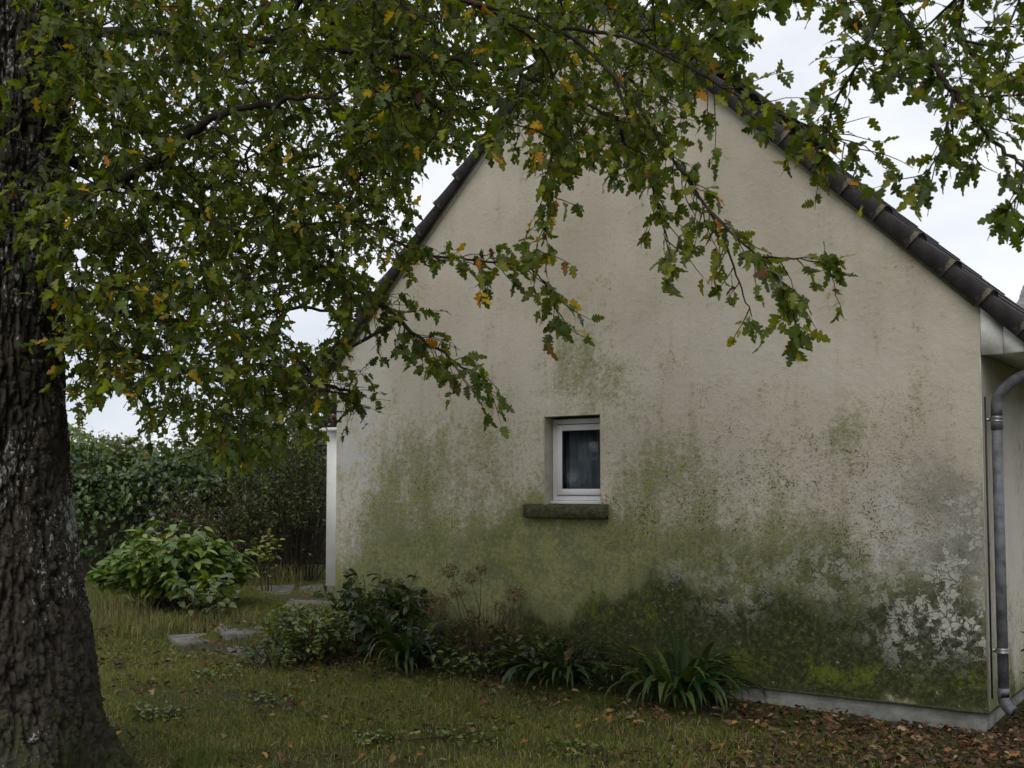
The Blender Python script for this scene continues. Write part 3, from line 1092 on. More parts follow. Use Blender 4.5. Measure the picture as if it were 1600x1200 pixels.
nb = at(1556, 700, 21)
nhouse = thing('neighbouring_house', (nb[0], nb[1], 0), 'neighbouring house behind the roof with pale grey tiles, at the edge of the picture', 'house')
s = Soup()
nz = 1.6 + (HOR - 448) / FPX * 24
s.box((nb[0] + 0.3, nb[1] + 0.4, 0), (nb[0] + 7, nb[1] + 6, nz - 1.9))
s.build('wall', M['render_white'], nhouse)
s = Soup()
s.prism([(nb[1], nz - 2.0), (nb[1] + 3.2, nz), (nb[1] + 6.4, nz - 2.0)], 'x', nb[0], nb[0] + 7.3)
nroof = s.build('roof', M['slate'], nhouse)
for i in range(16):
    s = Soup()
    t0, t1 = i / 16, (i + 1.12) / 16
    ya, za, yb, zb2 = nb[1] + 3.2 * t0, nz - 2 + 2 * t0, nb[1] + 3.2 * t1, nz - 2 + 2 * t1
    for kx in range(18):
        xa = nb[0] + kx * 0.4 + random.uniform(-.01, .01)
        h = random.uniform(0.03, 0.05)
        s.add([(xa, ya, za + h), (xa + 0.385, ya, za + h), (xa + 0.385, yb, zb2 + 0.012), (xa, yb, zb2 + 0.012), (xa, ya, za), (xa + .385, ya, za)], [[(0, 1, 2, 3), (0, 4, 5, 1)]])
    me = s.mesh('tile_course'); me.materials.append(M['slate'])
    put(bpy.data.objects.new('tile_course', me), nroof)

# ------------------------------------------------------------------ leaf templates (length 1 along +X, face up +Z)
def oak_template(lobes, seed, hi=True, curl=0.15):
    r = random.Random(seed)
    half = [(0.0, 0.012, 0.0), (0.07, 0.02, 0.07)] if hi else [(0.03, 0.015, 0.03)]
    for i in range(lobes):
        t = 0.13 + 0.72 * (i + 0.0) / lobes
        step = 0.72 / lobes
        env = (0.15 + 0.19 * math.sin(math.pi * min(1, ((i + 0.75) / lobes)) ** 0.9)) * r.uniform(.88, 1.12)
        sin_w = env * r.uniform(.40, .58)
        tip = t + step * 0.95 + 0.02
        half.append((t + step * .12, sin_w, t + step * .02))
        half.append((t + step * (.40 if hi else .62), env * (.90 if hi else 1.02), t + step * (.28 if hi else .45)))
        if hi:
            half.append((t + step * .68, env * 1.04, t + step * .50))
        half.append((t + step * .95, env * .84, t + step * .74)) if hi else None
    half.append((0.885, 0.10, 0.86))
    half.append((0.95, 0.115, 0.91)) if hi else None
    half.append((0.99, 0.07, 0.96))
    half.append((1.0, 0.015, 0.99))
    V, T = [], []
    fold = r.uniform(0.05, 0.30)
    droop = curl
    wav = r.uniform(0, 6)

    def z(x, y):
        return abs(y) * fold - droop * x * x + 0.025 * math.sin(11 * x + wav + (3 if y > 0 else 0)) * abs(y) * 6
    n = len(half)
    for (x, w, m) in half:
        V.append((m, 0, z(m, 0)))
    for sgn in (1, -1):
        for (x, w, m) in half:
            y = w * sgn * r.uniform(.93, 1.07)
            V.append((x, y, z(x, y)))
    Q = []
    for i in range(n - 1):
        Q.append((i, i + 1, n + i + 1, n + i))
        Q.append((i, 2 * n + i, 2 * n + i + 1, i + 1))
    C = np.ones((len(V), 3))
    C[:n] *= (1.35, 1.3, 1.15)
    # stalk
    V = np.array(V)
    V[:, 0] = V[:, 0] * 0.96 + 0.04
    return V, [np.array(Q)], C


def ovate_template(w=0.26, fold=0.3, droop=0.2, n=5, seed=0):
    r = random.Random(seed)
    V, Q = [], []
    xs = np.linspace(0, 1, n + 1)
    ws = [w * (math.sin(math.pi * x ** 0.8) ** 0.8 if 0 < x < 1 else 0.03) for x in xs]
    for x in xs:
        V.append((x, 0, -droop * x * x))
    for sg in (1, -1):
        for x, ww in zip(xs, ws):
            V.append((x, sg * ww, fold * ww - droop * x * x + r.uniform(-.012, .012)))
    m = n + 1
    for i in range(n):
        Q.append((i, i + 1, m + i + 1, m + i))
        Q.append((i, 2 * m + i, 2 * m + i + 1, i + 1))
    C = np.ones((len(V), 3))
    C[:m] *= (1.3, 1.25, 1.1)
    return np.array(V), [np.array(Q)], C


OAK_HI = [oak_template(random.choice((3, 4, 4)), i, True, (0.12, 0.3, 0.55, 0.05, 0.4, 0.75)[i]) for i in range(6)]
OAK_LO = [oak_template((3, 2, 3, 2)[i], 20 + i, False, (0.1, 0.35, 0.6, 0.2)[i]) for i in range(4)]
OVATE = [ovate_template(0.26, 0.35, 0.1 + 0.12 * i, 5, i) for i in range(4)]
IVYL = [ovate_template(0.30, 0.3, 0.1 + 0.1 * i, 3, 40 + i) for i in range(3)]
SMALL = [ovate_template(0.27, 0.3, 0.15 * i, 2, 10 + i) for i in range(3)]
LONG = [ovate_template(0.14, 0.3, 0.1 + 0.15 * i, 3, 20 + i) for i in range(3)]


def frames(ax, nr, size):
    """matrices with x along ax, z near nr, scaled"""
    ax = ax / (np.linalg.norm(ax, axis=1)[:, None] + 1e-9)
    y = np.cross(nr, ax)
    y /= np.linalg.norm(y, axis=1)[:, None] + 1e-9
    z = np.cross(ax, y)
    return np.stack([ax, y, z], -1) * np.asarray(size)[:, None, None]


def rand_unit(n):
    v = rng.normal(size=(n, 3))
    return v / np.linalg.norm(v, axis=1)[:, None]


# ------------------------------------------------------------------ oak tree
TD = 5.8
tb = at(-46, 1200, TD)
TX, TY = tb[0], tb[1]
oak = thing('oak_tree', (TX, TY, 0), 'big old oak with rough lichened trunk, its leafy boughs hanging before the gable', 'tree')


def trunk_r(z):
    zz = np.array([-0.2, 0.0, 0.12, 0.4, 0.8, 1.13, 1.8, 2.84, 3.9, 5.5, 8.0])
    rr = np.array([0.90, 0.79, 0.70, 0.62, 0.555, 0.505, 0.425, 0.395, 0.395, 0.34, 0.20])
    return np.interp(z, zz, rr)


def trunk_mesh():
    na, nz = 290, 700
    to_cam = math.atan2(-TY, -TX)
    a = np.concatenate([np.linspace(-1.75, 1.75, 230, endpoint=False), np.linspace(1.75, 2 * math.pi - 1.75, na - 230, endpoint=False)]) + to_cam
    z = np.concatenate([np.linspace(-0.2, 4.6, 660, endpoint=False), np.linspace(4.6, 8, nz - 660)])
    A, Z = np.meshgrid(a, z)
    R = trunk_r(Z)
    # long meandering furrows between ridges, ridges broken across into plates
    ca, sa = np.cos(A) * R, np.sin(A) * R
    wx_ = (fbm(ca * 5, sa * 5, Z * 2.5, seed=41, oct=3) - 0.5) * 0.05
    n1 = fbm((ca + wx_) * 21, (sa - wx_) * 21, Z * 2.2, seed=47, oct=3)
    n2 = fbm((ca + wx_) * 34, (sa + wx_) * 34, Z * 5.5, seed=48, oct=2)
    n3 = fbm(ca * 15, sa * 15, Z * 17, seed=49, oct=3)
    f1 = np.clip(np.abs(n1 - 0.5) / 0.085, 0, 1)
    f2 = np.clip(np.abs(n2 - 0.5) / 0.07, 0, 1) * 0.5 + 0.5
    f3 = np.clip(np.abs(n3 - 0.5) / 0.035, 0, 1) * 0.45 + 0.55
    plate = f1 ** 0.7 * f2 * f3
    det = fbm(np.cos(A) * R * 30, np.sin(A) * R * 30, Z * 13, seed=61, oct=4)
    low = np.clip(1 - Z / 0.5, 0, 1)
    plate = plate * (1 - 0.5 * low) + 0.25 * low
    lump = (fbm(np.cos(A) * 1.6, np.sin(A) * 1.6, Z * 1.3, seed=71) - 0.5)
    butt = 0.11 * low ** 1.3 * np.cos(A * 5 + 0.8)
    RR = R + plate * 0.046 - 0.03 + (det - 0.5) * 0.030 + lump * 0.09 + butt
    lean = 0.0 * Z
    X = TX + RR * np.cos(A) + lean
    Y = TY + RR * np.sin(A)
    i, j = np.meshgrid(np.arange(na), np.arange(nz - 1))
    k = (j * na + i).ravel()
    k1 = (j * na + (i + 1) % na).ravel()
    Fq = np.stack([k, k1, k1 + na, k + na], -1)
    deep = np.clip(plate * 0.85 + (det - 0.45) * 0.9, 0, 1)
    base = np.clip(1 - Z / 1.3, 0, 1) * 0.5
    C = np.stack([deep.ravel(), base.ravel(), 0 * base.ravel()], -1)
    me = mesh_from('trunk', np.stack([X.ravel(), Y.ravel(), Z.ravel()], -1), [Fq], {'col': C}, True)
    me.materials.append(M['bark'])
    o = bpy.data.objects.new('trunk', me)
    put(o, oak)
    local(o, oak)


trunk_mesh()

# main boughs: (pixel x, pixel y, depth) of their course, start and end radius
BOUGHS = [
    ([(20, 330, 5.8), (110, 300, 5.6), (180, 285, 5.4), (255, 243, 5.2), (330, 185, 5.0), (420, 160, 4.9), (520, 150, 4.8)], .045, .008),
    ([(20, 60, 5.8), (160, 50, 5.7), (330, 55, 5.5), (520, 75, 5.2), (640, 85, 5.0), (760, 100, 4.9), (870, 140, 4.8), (960, 185, 4.6)], .034, .005),
    ([(20, -260, 5.8), (300, -250, 5.2), (650, -210, 4.7), (1000, -150, 4.3), (1250, -80, 4.0), (1385, 0, 3.9), (1440, 70, 3.85), (1490, 145, 3.8), (1545, 210, 3.75), (1600, 262, 3.7), (1700, 340, 3.7)], .02, .005),
    ([(20, 480, 5.9), (120, 455, 6.1), (200, 490, 6.3), (330, 505, 6.6), (470, 480, 7.0), (560, 500, 6.9)], .035, .006),
    ([(20, 200, 5.9), (150, 270, 6.3), (300, 330, 6.4), (420, 380, 6.2), (520, 430, 5.9), (600, 480, 5.6), (680, 545, 5.4), (745, 585, 5.3)], .036, .003),
    ([(420, 250, 5.5), (540, 330, 5.2), (650, 392, 5.0), (730, 405, 4.9), (810, 415, 4.8), (850, 440, 4.75), (872, 492, 4.7)], .010, .002),
    ([(20, 0, 5.7), (250, -60, 5.0), (500, -60, 4.6), (720, 0, 4.5), (840, 70, 4.5), (868, 160, 4.5), (862, 260, 4.5), (858, 340, 4.5), (835, 395, 4.5)], .013, .0018),
    ([(720, 0, 4.5), (860, 40, 4.4), (960, 120, 4.3), (1040, 230, 4.25), (1085, 300, 4.2), (1130, 350, 4.1), (1185, 402, 4.05), (1228, 452, 4.0), (1242, 508, 4.0)], .009, .0018),
    ([(1060, 258, 4.2), (1120, 350, 4.25), (1150, 430, 4.2), (1174, 494, 4.2)], .008, .002),
    ([(960, 120, 4.4), (1005, 250, 4.4), (1032, 330, 4.35), (1044, 402, 4.3)], .006, .0018),
    ([(860, 40, 4.5), (980, 60, 4.3), (1085, 110, 4.2), (1180, 165, 4.1), (1260, 193, 4.05), (1330, 232, 4.0)], .010, .0018),
    ([(1185, 402, 4.05), (1240, 404, 4.0), (1298, 412, 4.0)], .005, .002),
    ([(1490, 145, 3.8), (1472, 230, 3.75), (1440, 282, 3.75)], .008, .002),
    ([(1600, 262, 3.7), (1592, 300, 3.7), (1580, 322, 3.7)], .005, .002),
    ([(1385, 0, 3.9), (1345, 90, 3.9), (1300, 170, 3.95), (1285, 235, 3.95)], .010, .002),
    ([(20, 400, 5.9), (110, 520, 6.4), (230, 560, 6.8), (380, 600, 7.0), (500, 600, 6.6), (560, 620, 6.2)], .04, .006),
    ([(20, -520, 5.8), (300, -600, 5.5), (700, -650, 5.5), (1200, -700, 5.5)], .12, .03),
    ([(20, -100, 6.0), (160, 120, 7.2), (260, 250, 8.0), (380, 400, 8.5)], .07, .02),
]


def smooth_line(P, per=6):
    P = np.asarray(P, float)
    out = []
    n = len(P)
    for i in range(n - 1):
        p0, p1, p2, p3 = P[max(0, i - 1)], P[i], P[i + 1], P[min(n - 1, i + 2)]
        for t in np.linspace(0, 1, per, endpoint=False):
            out.append(0.5 * ((2 * p1) + (-p0 + p2) * t + (2 * p0 - 5 * p1 + 4 * p2 - p3) * t * t + (-p0 + 3 * p1 - 3 * p2 + p3) * t ** 3))
    out.append(P[-1])
    return np.array(out)


NODES, LINES = [], []
for gi, (pp, r0, r1) in enumerate(BOUGHS):
    P = np.array([at(*p) for p in pp])
    if pp[0][0] == 20:
        P[0] = (TX, TY, P[0][2])
    L = smooth_line(P, 7)
    L += (rng.normal(size=L.shape) * min(0.010, 0.002 + r0 * 0.15)) * np.linspace(0.3, 1, len(L))[:, None]
    LINES.append(L)
    NODES.append(L[2:])
    s = Soup()
    s.tube(L, np.interp(np.linspace(0, 1, len(L)), [0, 0.15, 1], [r0, r0 * .8, r1]), 8)
    s.build('branch', M['twig'], oak, True)
NODES = np.concatenate(NODES)

# the leaf store
LP, LA, LN, LS, LK, LC = [], [], [], [], [], []      # place, axis, normal, size, prominent?, colour class


def shoot(p, d, length, nl, prominent, cls, down=0.35, size=(0.075, 0.115)):
    """a twig with alternate leaves, bunched towards the tip; returns its points"""
    d = d / np.linalg.norm(d)
    m = 5
    pts = [p]
    dd = d.copy()
    for i in range(m):
        dd = dd + rng.normal(size=3) * 0.16 + np.array([0, 0, -0.05])
        dd /= np.linalg.norm(dd)
        pts.append(pts[-1] + dd * length / m)
    pts = np.array(pts)
    for i in range(nl):
        t = 1 - (rng.random() ** 1.6) * 0.85
        q = t * m
        a = int(min(m - 1, q))
        pos = pts[a] + (pts[a + 1] - pts[a]) * (q - a)
        dirn = pts[a + 1] - pts[a]
        dirn = dirn / np.linalg.norm(dirn)
        side = np.cross(dirn, rand_unit(1)[0])
        side /= np.linalg.norm(side) + 1e-9
        ax = dirn * rng.uniform(0.2, 1.0) + side * rng.uniform(0.5, 1.0) + np.array([0, 0, -down * rng.uniform(0, 1.6)])
        nr = np.array([0, 0, 0.62]) + rng.normal(size=3) * 0.62
        LP.append(pos)
        LA.append(ax / np.linalg.norm(ax))
        LN.append(nr)
        LS.append(rng.uniform(*size))
        LK.append(prominent)
        LC.append(cls)
    return pts


TW = Soup()
# the hanging boughs carry single, clear sprays
HANG = {4: (.48, 52), 5: (.38, 34), 6: (.50, 32), 7: (.40, 36), 8: (.25, 12), 9: (.2, 34), 10: (.35, 48), 11: (.1, 32), 12: (.1, 34), 13: (.1, 28), 14: (.2, 34), 2: (.58, 32), 15: (.55, 40)}
for gi, (t0, dens) in HANG.items():
    L = LINES[gi]
    seg = np.linalg.norm(np.diff(L, axis=0), axis=1)
    cum = np.concatenate([[0], np.cumsum(seg)])
    a = cum[-1] * t0
    while a < cum[-1]:
        k = min(len(seg) - 1, np.searchsorted(cum, a) - 1)
        k = max(0, k)
        p = L[k] + (L[k + 1] - L[k]) * ((a - cum[k]) / max(seg[k], 1e-6))
        dirn = (L[k + 1] - L[k]) / seg[k]
        sd = rand_unit(1)[0]
        sd = sd - dirn * (sd @ dirn)
        ln = rng.uniform(0.06, 0.24) * (1.5 if gi in (4, 15, 10) else 1)
        cls = {5: 1, 6: 1, 7: 2, 8: 1, 9: 2, 10: 2, 11: 2}.get(gi, 0)
        pts = shoot(p, dirn * 0.7 + sd * rng.uniform(.6, 1.1) + np.array([0, 0, -0.15]), ln, rng.integers(3, 6), 1, cls, 0.5, (0.050, 0.084) if gi != 8 else (0.035, 0.07))
        TW.tube(pts, np.linspace(0.0028, 0.0012, len(pts)), 4, caps=False)
        a += rng.uniform(0.6, 1.5) / dens
    shoot(L[-2], L[-1] - L[-2] + np.array([0, 0, -.01]), 0.06, 5, 1, 0, 0.6, (0.06, 0.09))

# the crown mass: spray centres by region of the crown (centre, spread, depths, count)
BX = np.array([-400, 90, 95, 150, 230, 300, 330, 400, 450, 500, 530, 560, 640, 650, 760, 860, 960, 1060, 1120, 1180, 1230, 1250, 1320, 1400, 1480, 1560, 1700])
BY = np.array([420, 430, 620, 615, 665, 650, 695, 690, 660, 635, 570, 420, 380, 225, 190, 240, 260, 215, 120, 60, 0, 50, 110, 120, 200, 190, 210])
HOLES = [(485, 505, 38, 42), (690, 305, 44, 58), (185, 648, 34, 40), (1215, 60, 45, 60), (1390, 190, 40, 60)]


def allowed(x, y, grow=0.0):
    if y > np.interp(x, BX, BY) + grow:
        return False
    for hx, hy, ax, ay in HOLES:
        if ((x - hx) / ax) ** 2 + ((y - hy) / ay) ** 2 < 1:
            return False
    return True


MASS = [   # x0, x1, y0, y1, depth0, depth1, number
    (60, 700, -60, 700, 4.6, 6.4, 640),
    (60, 640, 0, 700, 6.4, 9.0, 320),
    (560, 900, -60, 280, 4.2, 6.4, 170),
    (880, 1180, -60, 260, 4.2, 6.2, 95),
    (640, 1180, -60, 240, 6.4, 7.4, 50),
    (1130, 1260, -80, 100, 4.0, 5.0, 14),
    (1290, 1640, -60, 220, 3.6, 4.6, 52),
    (-300, 60, -60, 420, 6.5, 9.0, 60),
    (20, 130, 180, 460, 4.9, 5.3, 10),
    (-300, 1900, -900, -60, 3.6, 9.0, 230),
]
sprays = []
for x0, x1, y0, y1, d0, d1, cnt in MASS:
    k = tries = 0
    while k < cnt and tries < cnt * 30:
        tries += 1
        x, y = rng.uniform(x0, x1), rng.uniform(y0, y1)
        if y > -60 and not allowed(x, y):
            continue
        dpt = rng.uniform(d0, d1)
        p = at(x, y, dpt)
        # keep out of the house
        if p[1] > GY - 0.35 and p[0] > XL - 0.3 and p[2] < wall_top(p[0]) + 0.6:
            dpt = dpt * (GY - 0.6) / p[1] * 0.97
            p = at(x, y, dpt)
        sprays.append((p, y < -60))
        k += 1
P = np.array([q[0] for q in sprays])
top_flag = np.array([q[1] for q in sprays])
dist0 = np.array([np.min(np.linalg.norm(NODES - p, axis=1)) for p in P])
order = np.argsort(dist0)
CAP = len(NODES) + len(P) * 14
pool = np.zeros((CAP, 3))
par = np.full(CAP, -1)
npool = len(NODES)
pool[:npool] = NODES
load = np.zeros(CAP)
ends = []
for oi in order:
    p = P[oi]
    dd = np.linalg.norm(pool[:npool] - p, axis=1)
    a = int(np.argmin(dd))
    q = pool[a]
    n = int(max(1, min(12, dd[a] / 0.16)))
    last = a
    sag = np.cross(p - q, np.array([0.2, 0.3, 1.0]))
    sag = sag / (np.linalg.norm(sag) + 1e-9) * dd[a] * rng.uniform(-.14, .14)
    for i in range(1, n + 1):
        t = i / n
        pos = q + (p - q) * t + sag * math.sin(math.pi * t) + rng.normal(size=3) * 0.012 * (t < 1)
        if npool < CAP:
            pool[npool] = pos
            par[npool] = last
            last = npool
            npool += 1
    ends.append((oi, last, (p - q) / (dd[a] + 1e-6)))
for i in range(npool - 1, len(NODES) - 1, -1):
    load[i] += 1
    if par[i] >= 0:
        load[par[i]] += load[i]
for i in range(len(NODES), npool):
    if par[i] >= 0:
        r1 = 0.0019 * load[i] ** 0.40
        r0 = min(0.0019 * (load[par[i]] + 1) ** 0.40, r1 * 1.6) if par[i] >= len(NODES) else r1 * 1.3
        TW.tube([pool[par[i]], pool[i]], [r0, r1], 5 if r1 > 0.004 else 4, caps=False)
for oi, last, dr in ends:
    up = top_flag[oi]
    base = pool[last]
    d0 = dr * 0.8 + rng.normal(size=3) * 0.45 + np.array([0, 0, -0.12])
    for sgi in range(3 if not up else 2):
        d1 = d0 + rng.normal(size=3) * 0.7
        pts = shoot(base - d1 * 0.02, d1, rng.uniform(0.16, 0.34), rng.integers(6, 9), 0, 0, 0.3, (0.038, 0.080) if not up else (0.12, 0.17))
        ex_, ey_, _d = project(pts[-1])
        if not up and allowed(float(ex_), float(ey_), 45):
            TW.tube(pts, np.linspace(0.0028, 0.0012, len(pts)), 3, caps=False)
TW.build('twigs', M['twig'], oak, kind='stuff')

LP, LA, LN = np.array(LP), np.array(LA), np.array(LN)
LS, LK, LC = np.array(LS), np.array(LK), np.array(LC)
# leaves of the mass do not stray into the open air before the wall
px, py, dpv = project(LP)
keep = np.ones(len(LP), bool)
for i in np.where(LK == 0)[0]:
    if dpv[i] < 0.3:
        keep[i] = False
    elif -20 < py[i] and px[i] > 140 and not allowed(px[i], py[i], 50):
        keep[i] = False
LP, LA, LN, LS, LK, LC, px, py, dpv = [a[keep] for a in (LP, LA, LN, LS, LK, LC, px, py, dpv)]
nl = len(LP)
# leaf colours: dark green, olive, yellowing, bronze; blue-grey paints in a gloss
PAL = {
    'green': (0.060, 0.090, 0.014), 'dark': (0.036, 0.058, 0.011), 'blue_gloss': (0.062, 0.086, 0.036), 'olive': (0.092, 0.105, 0.013),
    'lime': (0.125, 0.145, 0.016), 'yellow': (0.30, 0.21, 0.018), 'orange': (0.32, 0.15, 0.018), 'brown': (0.10, 0.055, 0.022),
}
names = list(PAL)
prob = {0: (.42, .19, .10, .20, .07, .010, .004, .006), 1: (.26, .08, .04, .30, .22, .05, .02, .03), 2: (.34, .12, .06, .28, .14, .02, .02, .02)}
kind = np.zeros(nl, int)
for c in (0, 1, 2):
    w = np.where(LC == c)[0]
    kind[w] = rng.choice(len(names), size=len(w), p=np.array(prob[c]) / sum(prob[c]))
# yellow leaves gather on some twigs
pat = fbm(LP[:, 0] * 2.2, LP[:, 1] * 2.2, LP[:, 2] * 2.2, seed=91, oct=2)
w = np.where((pat > 0.64) & (rng.random(nl) < 0.15))[0]
kind[w] = rng.choice([3, 4, 5, 6], size=len(w), p=[.35, .30, .28, .07])
base_c = np.array([PAL[k] for k in names])[kind]
tpl = rng.integers(0, 6, nl)
Mx = frames(LA, LN, LS)

# the 300 leaves that show largest are single parts, the rest one mass
inframe = (px > 10) & (px < 1590) & (py > 5) & (py < 1190) & (LK == 1)
score = np.where(inframe, LS / dpv, 0)
single = np.argsort(-score)[:300]
is_single = np.zeros(nl, bool)
is_single[single] = True
lm = {}
for i in single:
    key = (int(tpl[i]), int(kind[i]))
    if key not in lm:
        v, p, c = OAK_HI[key[0]]
        me = mesh_from('leaf', v, p, {'col': c * np.array(PAL[names[key[1]]])[None, :]}, True)
        me.materials.append(M['leaf'])
        lm[key] = me
    o = bpy.data.objects.new('leaf', lm[key])
    put(o, oak)
    m4 = Matrix([list(map(float, Mx[i][r])) + [float(LP[i][r])] for r in range(3)] + [[0, 0, 0, 1]])
    o.matrix_basis = Matrix.Translation((-TX, -TY, 0)) @ m4
FO = Soup()
jit = base_c * rng.uniform(0.72, 1.3, (nl, 1))
near_m = ((dpv < 4.7) | (LK == 1)) & (py > -40)
for t in range(6):
    w = (~is_single) & (tpl == t) & near_m
    FO.stamp(OAK_HI[t], Mx[w], LP[w], jit[w])
for t in range(4):
    w = (~is_single) & (tpl % 4 == t) & ~near_m & (py > -60)
    FO.stamp(OAK_LO[t], Mx[w], LP[w], jit[w])
w = (~is_single) & ~near_m & (py <= -60)
FO.stamp(SMALL[1], Mx[w], LP[w], jit[w])
FO.build('foliage', M['leaf'], oak, True, kind='stuff')
print('oak leaves', nl, 'verts', FO.n)

# ------------------------------------------------------------------ plants along the wall
def gz(p):
    return float(ground_z(np.array([p[0]]), np.array([p[1]]))[0])


STRAP = []
for v in range(7):
    r = random.Random(100 + v)
    L, wd = 1.0, r.uniform(0.030, 0.045)
    seg = 9
    th0 = math.radians(r.uniform(50, 84))
    bend = math.radians(r.uniform(70, 145)) / seg
    x = z = 0.0
    Vt, Qt = [], []
    tw = r.uniform(-.5, .5)
    for i in range(seg + 1):
        t = i / seg
        w = wd * (0.55 + 0.6 * math.sin(math.pi * min(1, t * .8 + .12))) * (1 - t ** 4) + 0.001
        a = tw * t
        Vt += [(x, -w * math.cos(a), z + .25 * w - w * math.sin(a)), (x, 0, z - .2 * w), (x, w * math.cos(a), z + .25 * w + w * math.sin(a))]
        th = th0 - bend * i * (0.35 + 1.0 * t)
        x += L / seg * math.cos(th)
        z += L / seg * math.sin(th)
    for i in range(seg):
        Qt += [(3 * i, 3 * i + 1, 3 * i + 4, 3 * i + 3), (3 * i + 1, 3 * i + 2, 3 * i + 5, 3 * i + 4)]
    for cv, colr in enumerate(((0.016, 0.036, 0.011), (0.024, 0.050, 0.013), (0.048, 0.074, 0.016), (0.12, 0.10, 0.045))):
        me = mesh_from('leaf', Vt, [Qt], {'col': np.tile(np.array([colr]), (len(Vt), 1))}, True)
        me.materials.append(M['strap'])
        STRAP.append(me)


def strap_clump(px_, py_, n, length, label, spread=0.14, tall=1.0):
    b = ground(px_, py_)
    t = thing('strap_leaf_clump', (b[0], b[1], gz(b)), label, 'plant', 'strap-leaved clumps along the wall')
    for i in range(n):
        o = bpy.data.objects.new('leaf', STRAP[random.randrange(7) * 4 + random.choice((0, 0, 1, 1, 1, 2, 2, 0, 1, 3))])
        put(o, t)
        a = random.uniform(0, 2 * math.pi)
        rr = spread * math.sqrt(random.random())
        k = length * random.uniform(0.4, 1.12)
        o.location = (rr * math.cos(a), rr * math.sin(a), -0.01)
        o.rotation_euler = (random.uniform(-.15, .15), random.uniform(-.2, .2), a + random.uniform(-.6, .6))
        o.scale = (k, k * random.uniform(.8, 1.2), k * random.uniform(.75, 1.1) * tall)
    return t


strap_clump(1062, 1098, 130, 0.68, 'largest dark green strap-leaved clump, before the bare end of the plinth', 0.20, 1.0)
strap_clump(872, 1076, 110, 0.62, 'dark strap-leaved clump beneath the window, between the dried hydrangea and a larger clump', 0.20, 0.85)
strap_clump(638, 1054, 70, 0.58, 'small upright strap-leaved clump in front of the leafy hydrangea', 0.10, 1.15)


def leafy_shrub(name, label, cat, base, h, w, nstem, nleaf, cols, size, tpls, singles=0, group=None, flat=0.5, stem_mat=None, dome=False, leaf_mat_='shrub_leaf', lean=0.5, start=0.25):
    t = thing(name, (base[0], base[1], gz(base)), label, cat, group)
    st = Soup()
    pos, axs, nrs = [], [], []
    for i in range(nstem):
        a = rng.uniform(0, 2 * math.pi)
        rr = rng.random() ** 0.5
        rr = rr * rng.uniform(.85, 1.15)
        hh = h * (math.sqrt(max(0.08, 1 - 0.8 * rr * rr)) * rng.uniform(.72, 1.12) if dome else rng.uniform(.55, 1.0))
        tip = np.array([base[0] + w / 2 * rr * math.cos(a), base[1] + w / 2 * rr * math.sin(a) * 0.8, hh])
        b0 = np.array([base[0] + 0.18 * w * rr * math.cos(a), base[1] + .15 * w * rr * math.sin(a), -0.03])
        mid = b0 * 0.55 + tip * 0.45 + np.array([0, 0, 0.18 * h]) * lean + rng.normal(size=3) * 0.04
        tt = np.linspace(0, 1, 7)[:, None]
        pts = b0 * (1 - tt) ** 2 + 2 * tt * (1 - tt) * mid + tip * tt ** 2 + rng.normal(size=(7, 3)) * 0.008
        st.tube(pts, np.linspace(0.006, 0.002, 7) * (0.6 + h * .5), 5, caps=False)
        k = max(1, nleaf // nstem)
        for j in range(k):
            u = start + (1 - start) * rng.random() ** 0.6
            q = u * 6
            ai = int(min(5, q))
            p = pts[ai] + (pts[ai + 1] - pts[ai]) * (q - ai)
            az = rng.uniform(0, 2 * math.pi)
            out = np.array([math.cos(az), math.sin(az), rng.uniform(-.5, .45)])
            if dome:
                out[:2] += 0.9 * np.array([math.cos(a), math.sin(a)]) * rr
            pos.append(p + out * 0.02)
            axs.append(out)
            nrs.append(np.array([0, 0, 1.0]) + rng.normal(size=3) * flat)
    st.build('stems', stem_mat or M['twig'], t)
    pos, axs, nrs = np.array(pos), np.array(axs), np.array(nrs)
    n = len(pos)
    szs = rng.uniform(size[0], size[1], n)
    Mm = frames(axs, nrs, szs)
    cidx = rng.choice(len(cols), size=n, p=[c[1] for c in cols])
    cc = np.array([c[0] for c in cols])[cidx]
    which = rng.integers(0, len(tpls), n)
    sing = np.zeros(n, bool)
    if singles:
        vis = -((pos - CAM) @ FWD) + 0.8 * pos[:, 2]
        sel = np.argsort(-vis)[:singles]
        sing[sel] = True
        store = {}
        for i in sel:
            key = (int(which[i]), int(cidx[i]))
            if key not in store:
                v, p, c = tpls[key[0]]
                me = mesh_from('leaf', v, p, {'col': c * np.array(cols[key[1]][0])[None]}, True)
                me.materials.append(M[leaf_mat_])
                store[key] = me
            o = bpy.data.objects.new('leaf', store[key])
            put(o, t)
            tl = t.location
            o.matrix_basis = Matrix([list(map(float, Mm[i][r])) + [float(pos[i][r] - tl[r])] for r in range(3)] + [[0, 0, 0, 1]])
    if (~sing).any():
        f = Soup()
        for k in range(len(tpls)):
            m = (which == k) & ~sing
            f.stamp(tpls[k], Mm[m], pos[m], cc[m] * rng.uniform(.75, 1.25, (int(m.sum()), 1)))
        f.build('foliage', M[leaf_mat_], t, True, kind='stuff')
    return t


